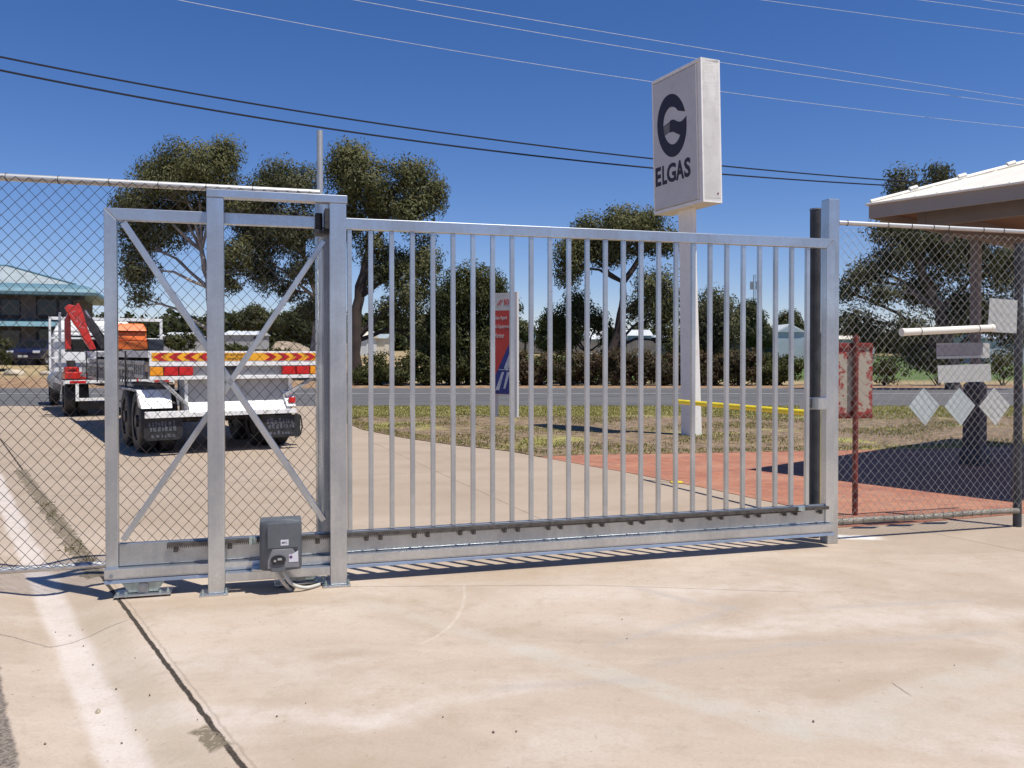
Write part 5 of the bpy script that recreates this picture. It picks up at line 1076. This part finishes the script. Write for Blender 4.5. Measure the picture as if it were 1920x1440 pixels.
shed('shed', 'low dark shed between the small cypress and the gabled shed', 1425, 1456, 638, 652, 122, M['sheddark'], M['sheddark'], ridge=.1)
shed('shed', 'white flat roofs beyond the trailer between the gate braces', 418, 480, 619, 634, 150, M['greypanel'], M['shedwhite'], ridge=.6)
shed('shed', 'white gable house beside the dark gum trunk', 668, 688, 620, 655, 110, M['shedwhite'], M['shedcream'])
shed('shed', 'grey roofed house between the first gate bars', 695, 722, 625, 652, 118, M['shedcream'], M['tealroof'])
shed('shed', 'pale shed roofs behind the truck headboard', 300, 345, 622, 645, 120, M['greypanel'], M['shedwhite'])
shed('shed', 'cream flat shed glimpsed behind the faded red sign', 1575, 1640, 628, 655, 110, M['greypanel'], M['shedcream'], ridge=.3)
shed('shed', 'blue grey shed beyond the field at the right edge', 1850, 1925, 625, 655, 100, M['shedblue'], M['shedblue'])
# paling fence and pink mound
a = atY(970, 656, 128); b = atY(1230, 656, 128); pfz = thing('paling_fence', 'long grey paling fence across the field behind the hedge', 'fence', (a.x, 128, a.z), 0)
pm_ = MB(); x = 0
while x < b.x - a.x: pm_.box(x, x + .28, 0, .04, -.5, 1.5 + random.uniform(-.08, .08)); x += .3
pm_.build('paling', M['timber'], pfz)
n = NT('pink_earth'); P_ = n.pos(); n.put(n.b.inputs['Base Color'], n.mix(n.mr(n.noise(P_, 1.2, 6, .7), .4, .6), (0.17, 0.13, 0.085), (0.38, 0.30, 0.22))); n.b.inputs['Roughness'].default_value = .95; n.bump(n.noise(P_, 2, 5), 1, .3)
mdd = MB(); a = atY(476, 660, 85); b = atY(655, 660, 85); Nx, Ny = 40, 12
for j in range(Ny + 1):
    for i in range(Nx + 1):
        fx = i / Nx; fy = j / Ny; env = min(1, fx * 5, (1 - fx) * 5) * math.sin(math.pi * min(.5, fy * 1.2))
        mdd.v.append((a.x + (b.x - a.x) * fx, 82 + fy * 12, terr(0, 85) - .3 + env * (2.5 + .5 * math.sin(fx * 9) + random.uniform(-.1, .1))))
mdd.f = [(j * (Nx + 1) + i, j * (Nx + 1) + i + 1, (j + 1) * (Nx + 1) + i + 1, (j + 1) * (Nx + 1) + i) for j in range(Ny) for i in range(Nx)]
tag(mdd.build('earth_mound', n.m, None, 0, True), kind='structure')
# mast
p = atY(1414, 640, 180); ms = thing('radio_mast', 'thin lattice radio mast rising beyond the small cypress like tree', 'mast', (p.x, 180, 1), 0); hM = atY(1414, 515, 180).z - 1
m_ = MB()
for dx, dy in ((-.25, -.15), (.25, -.15), (0, .25)): m_.tube([(dx, dy, 0), (dx, dy, hM)], .05, 4)
z = 1
while z < hM - 1: m_.bar((-.25, -.15, z), (.25, -.15, z + .8), .04, .04); m_.bar((.25, -.15, z + .8), (0, .25, z + 1.2), .04, .04); z += 1.2
m_.build('lattice', M['galv_dull'], ms); MB().box(-.9, -.3, -.2, .1, hM - 3.2, hM - 1.5).box(.3, .9, -.2, .1, hM - 3.2, hM - 1.5).build('antenna', M['galv_dull'], ms)

# ================================================================== POWER LINES
def wire(label, pts, Za, Zb_, r, m, grp):
    xs0, xs1 = pts[0][0], pts[-1][0]; out = []
    c = np.polyfit([p[0] for p in pts], [p[1] for p in pts], 2)
    for i in range(-4, 45):
        f = i / 40; x = xs0 + (xs1 - xs0) * f; y = np.polyval(c, x); inv = (1 / Za) * (1 - f) + (1 / Zb_) * f; out.append(atY(x, y, 1 / inv))
    o = MB().tube(out, r, 5).build('power_line', m, None, 0, True); tag(o, label, 'cable', grp)
wire('upper of the two thick black overhead cables', [(0, 107), (600, 213), (1218, 298), (1357, 312), (1780, 345)], 19, 33, .024, M['wiredark'], 'black overhead cables')
wire('lower of the two thick black overhead cables', [(0, 131), (600, 240), (1218, 312), (1357, 328), (1750, 352)], 19, 33, .026, M['wiredark'], 'black overhead cables')
wire('thin pale overhead wire passing behind the top left of the pylon box', [(340, 0), (780, 85), (1215, 151), (1560, 198), (1920, 240)], 24, 36, .009, M['wirelight'], 'thin pale overhead wires')
wire('thin pale overhead wire reaching the top corner of the pylon box', [(670, 0), (1000, 62), (1300, 108), (1600, 153), (1920, 198)], 24, 36, .009, M['wirelight'], 'thin pale overhead wires')
wire('thin pale overhead wire just above the pylon box', [(780, 0), (1100, 52), (1400, 106), (1700, 152), (1920, 186)], 24, 36, .009, M['wirelight'], 'thin pale overhead wires')
wire('faint overhead wire right of centre along the top edge', [(1430, 0), (1700, 36), (1920, 64)], 28, 34, .008, M['wirelight'], 'thin pale overhead wires')
wire('short faint wire crossing the top right corner', [(1725, 0), (1830, 14), (1920, 27)], 28, 34, .008, M['wirelight'], 'thin pale overhead wires')
wire('topmost faint wire in the far top right corner', [(1845, 0), (1885, 6), (1920, 11)], 28, 34, .008, M['wirelight'], 'thin pale overhead wires')

# pebbles on the slab
for i in range(22):
    if i < 9: y = random.uniform(3.2, 5.0); x = JA + JB * y - random.uniform(.1, .75)
    else: y = random.uniform(2.9, 4.8); x = random.uniform(-.5, .62) * y
    me = bmesh.new(); bmesh.ops.create_icosphere(me, subdivisions=1, radius=random.uniform(.0025, .006) if i else .016)
    for v_ in me.verts: v_.co *= random.uniform(.75, 1.2)
    m_ = MB(); m_.v = [tuple(v_.co) for v_ in me.verts]; m_.f = [tuple(v_.index for v_ in f.verts) for f in me.faces]; me.free()
    o = m_.build('pebble', M['bark'] if i else M['stone'], None, 0, True); o.location = (x, y, drain(x, y) + .004); tag(o, 'tiny dark pebble lying on the foreground concrete' if i else 'pale larger stone in the spoon drain', 'pebble', 'pebbles scattered on the concrete' if i else None)
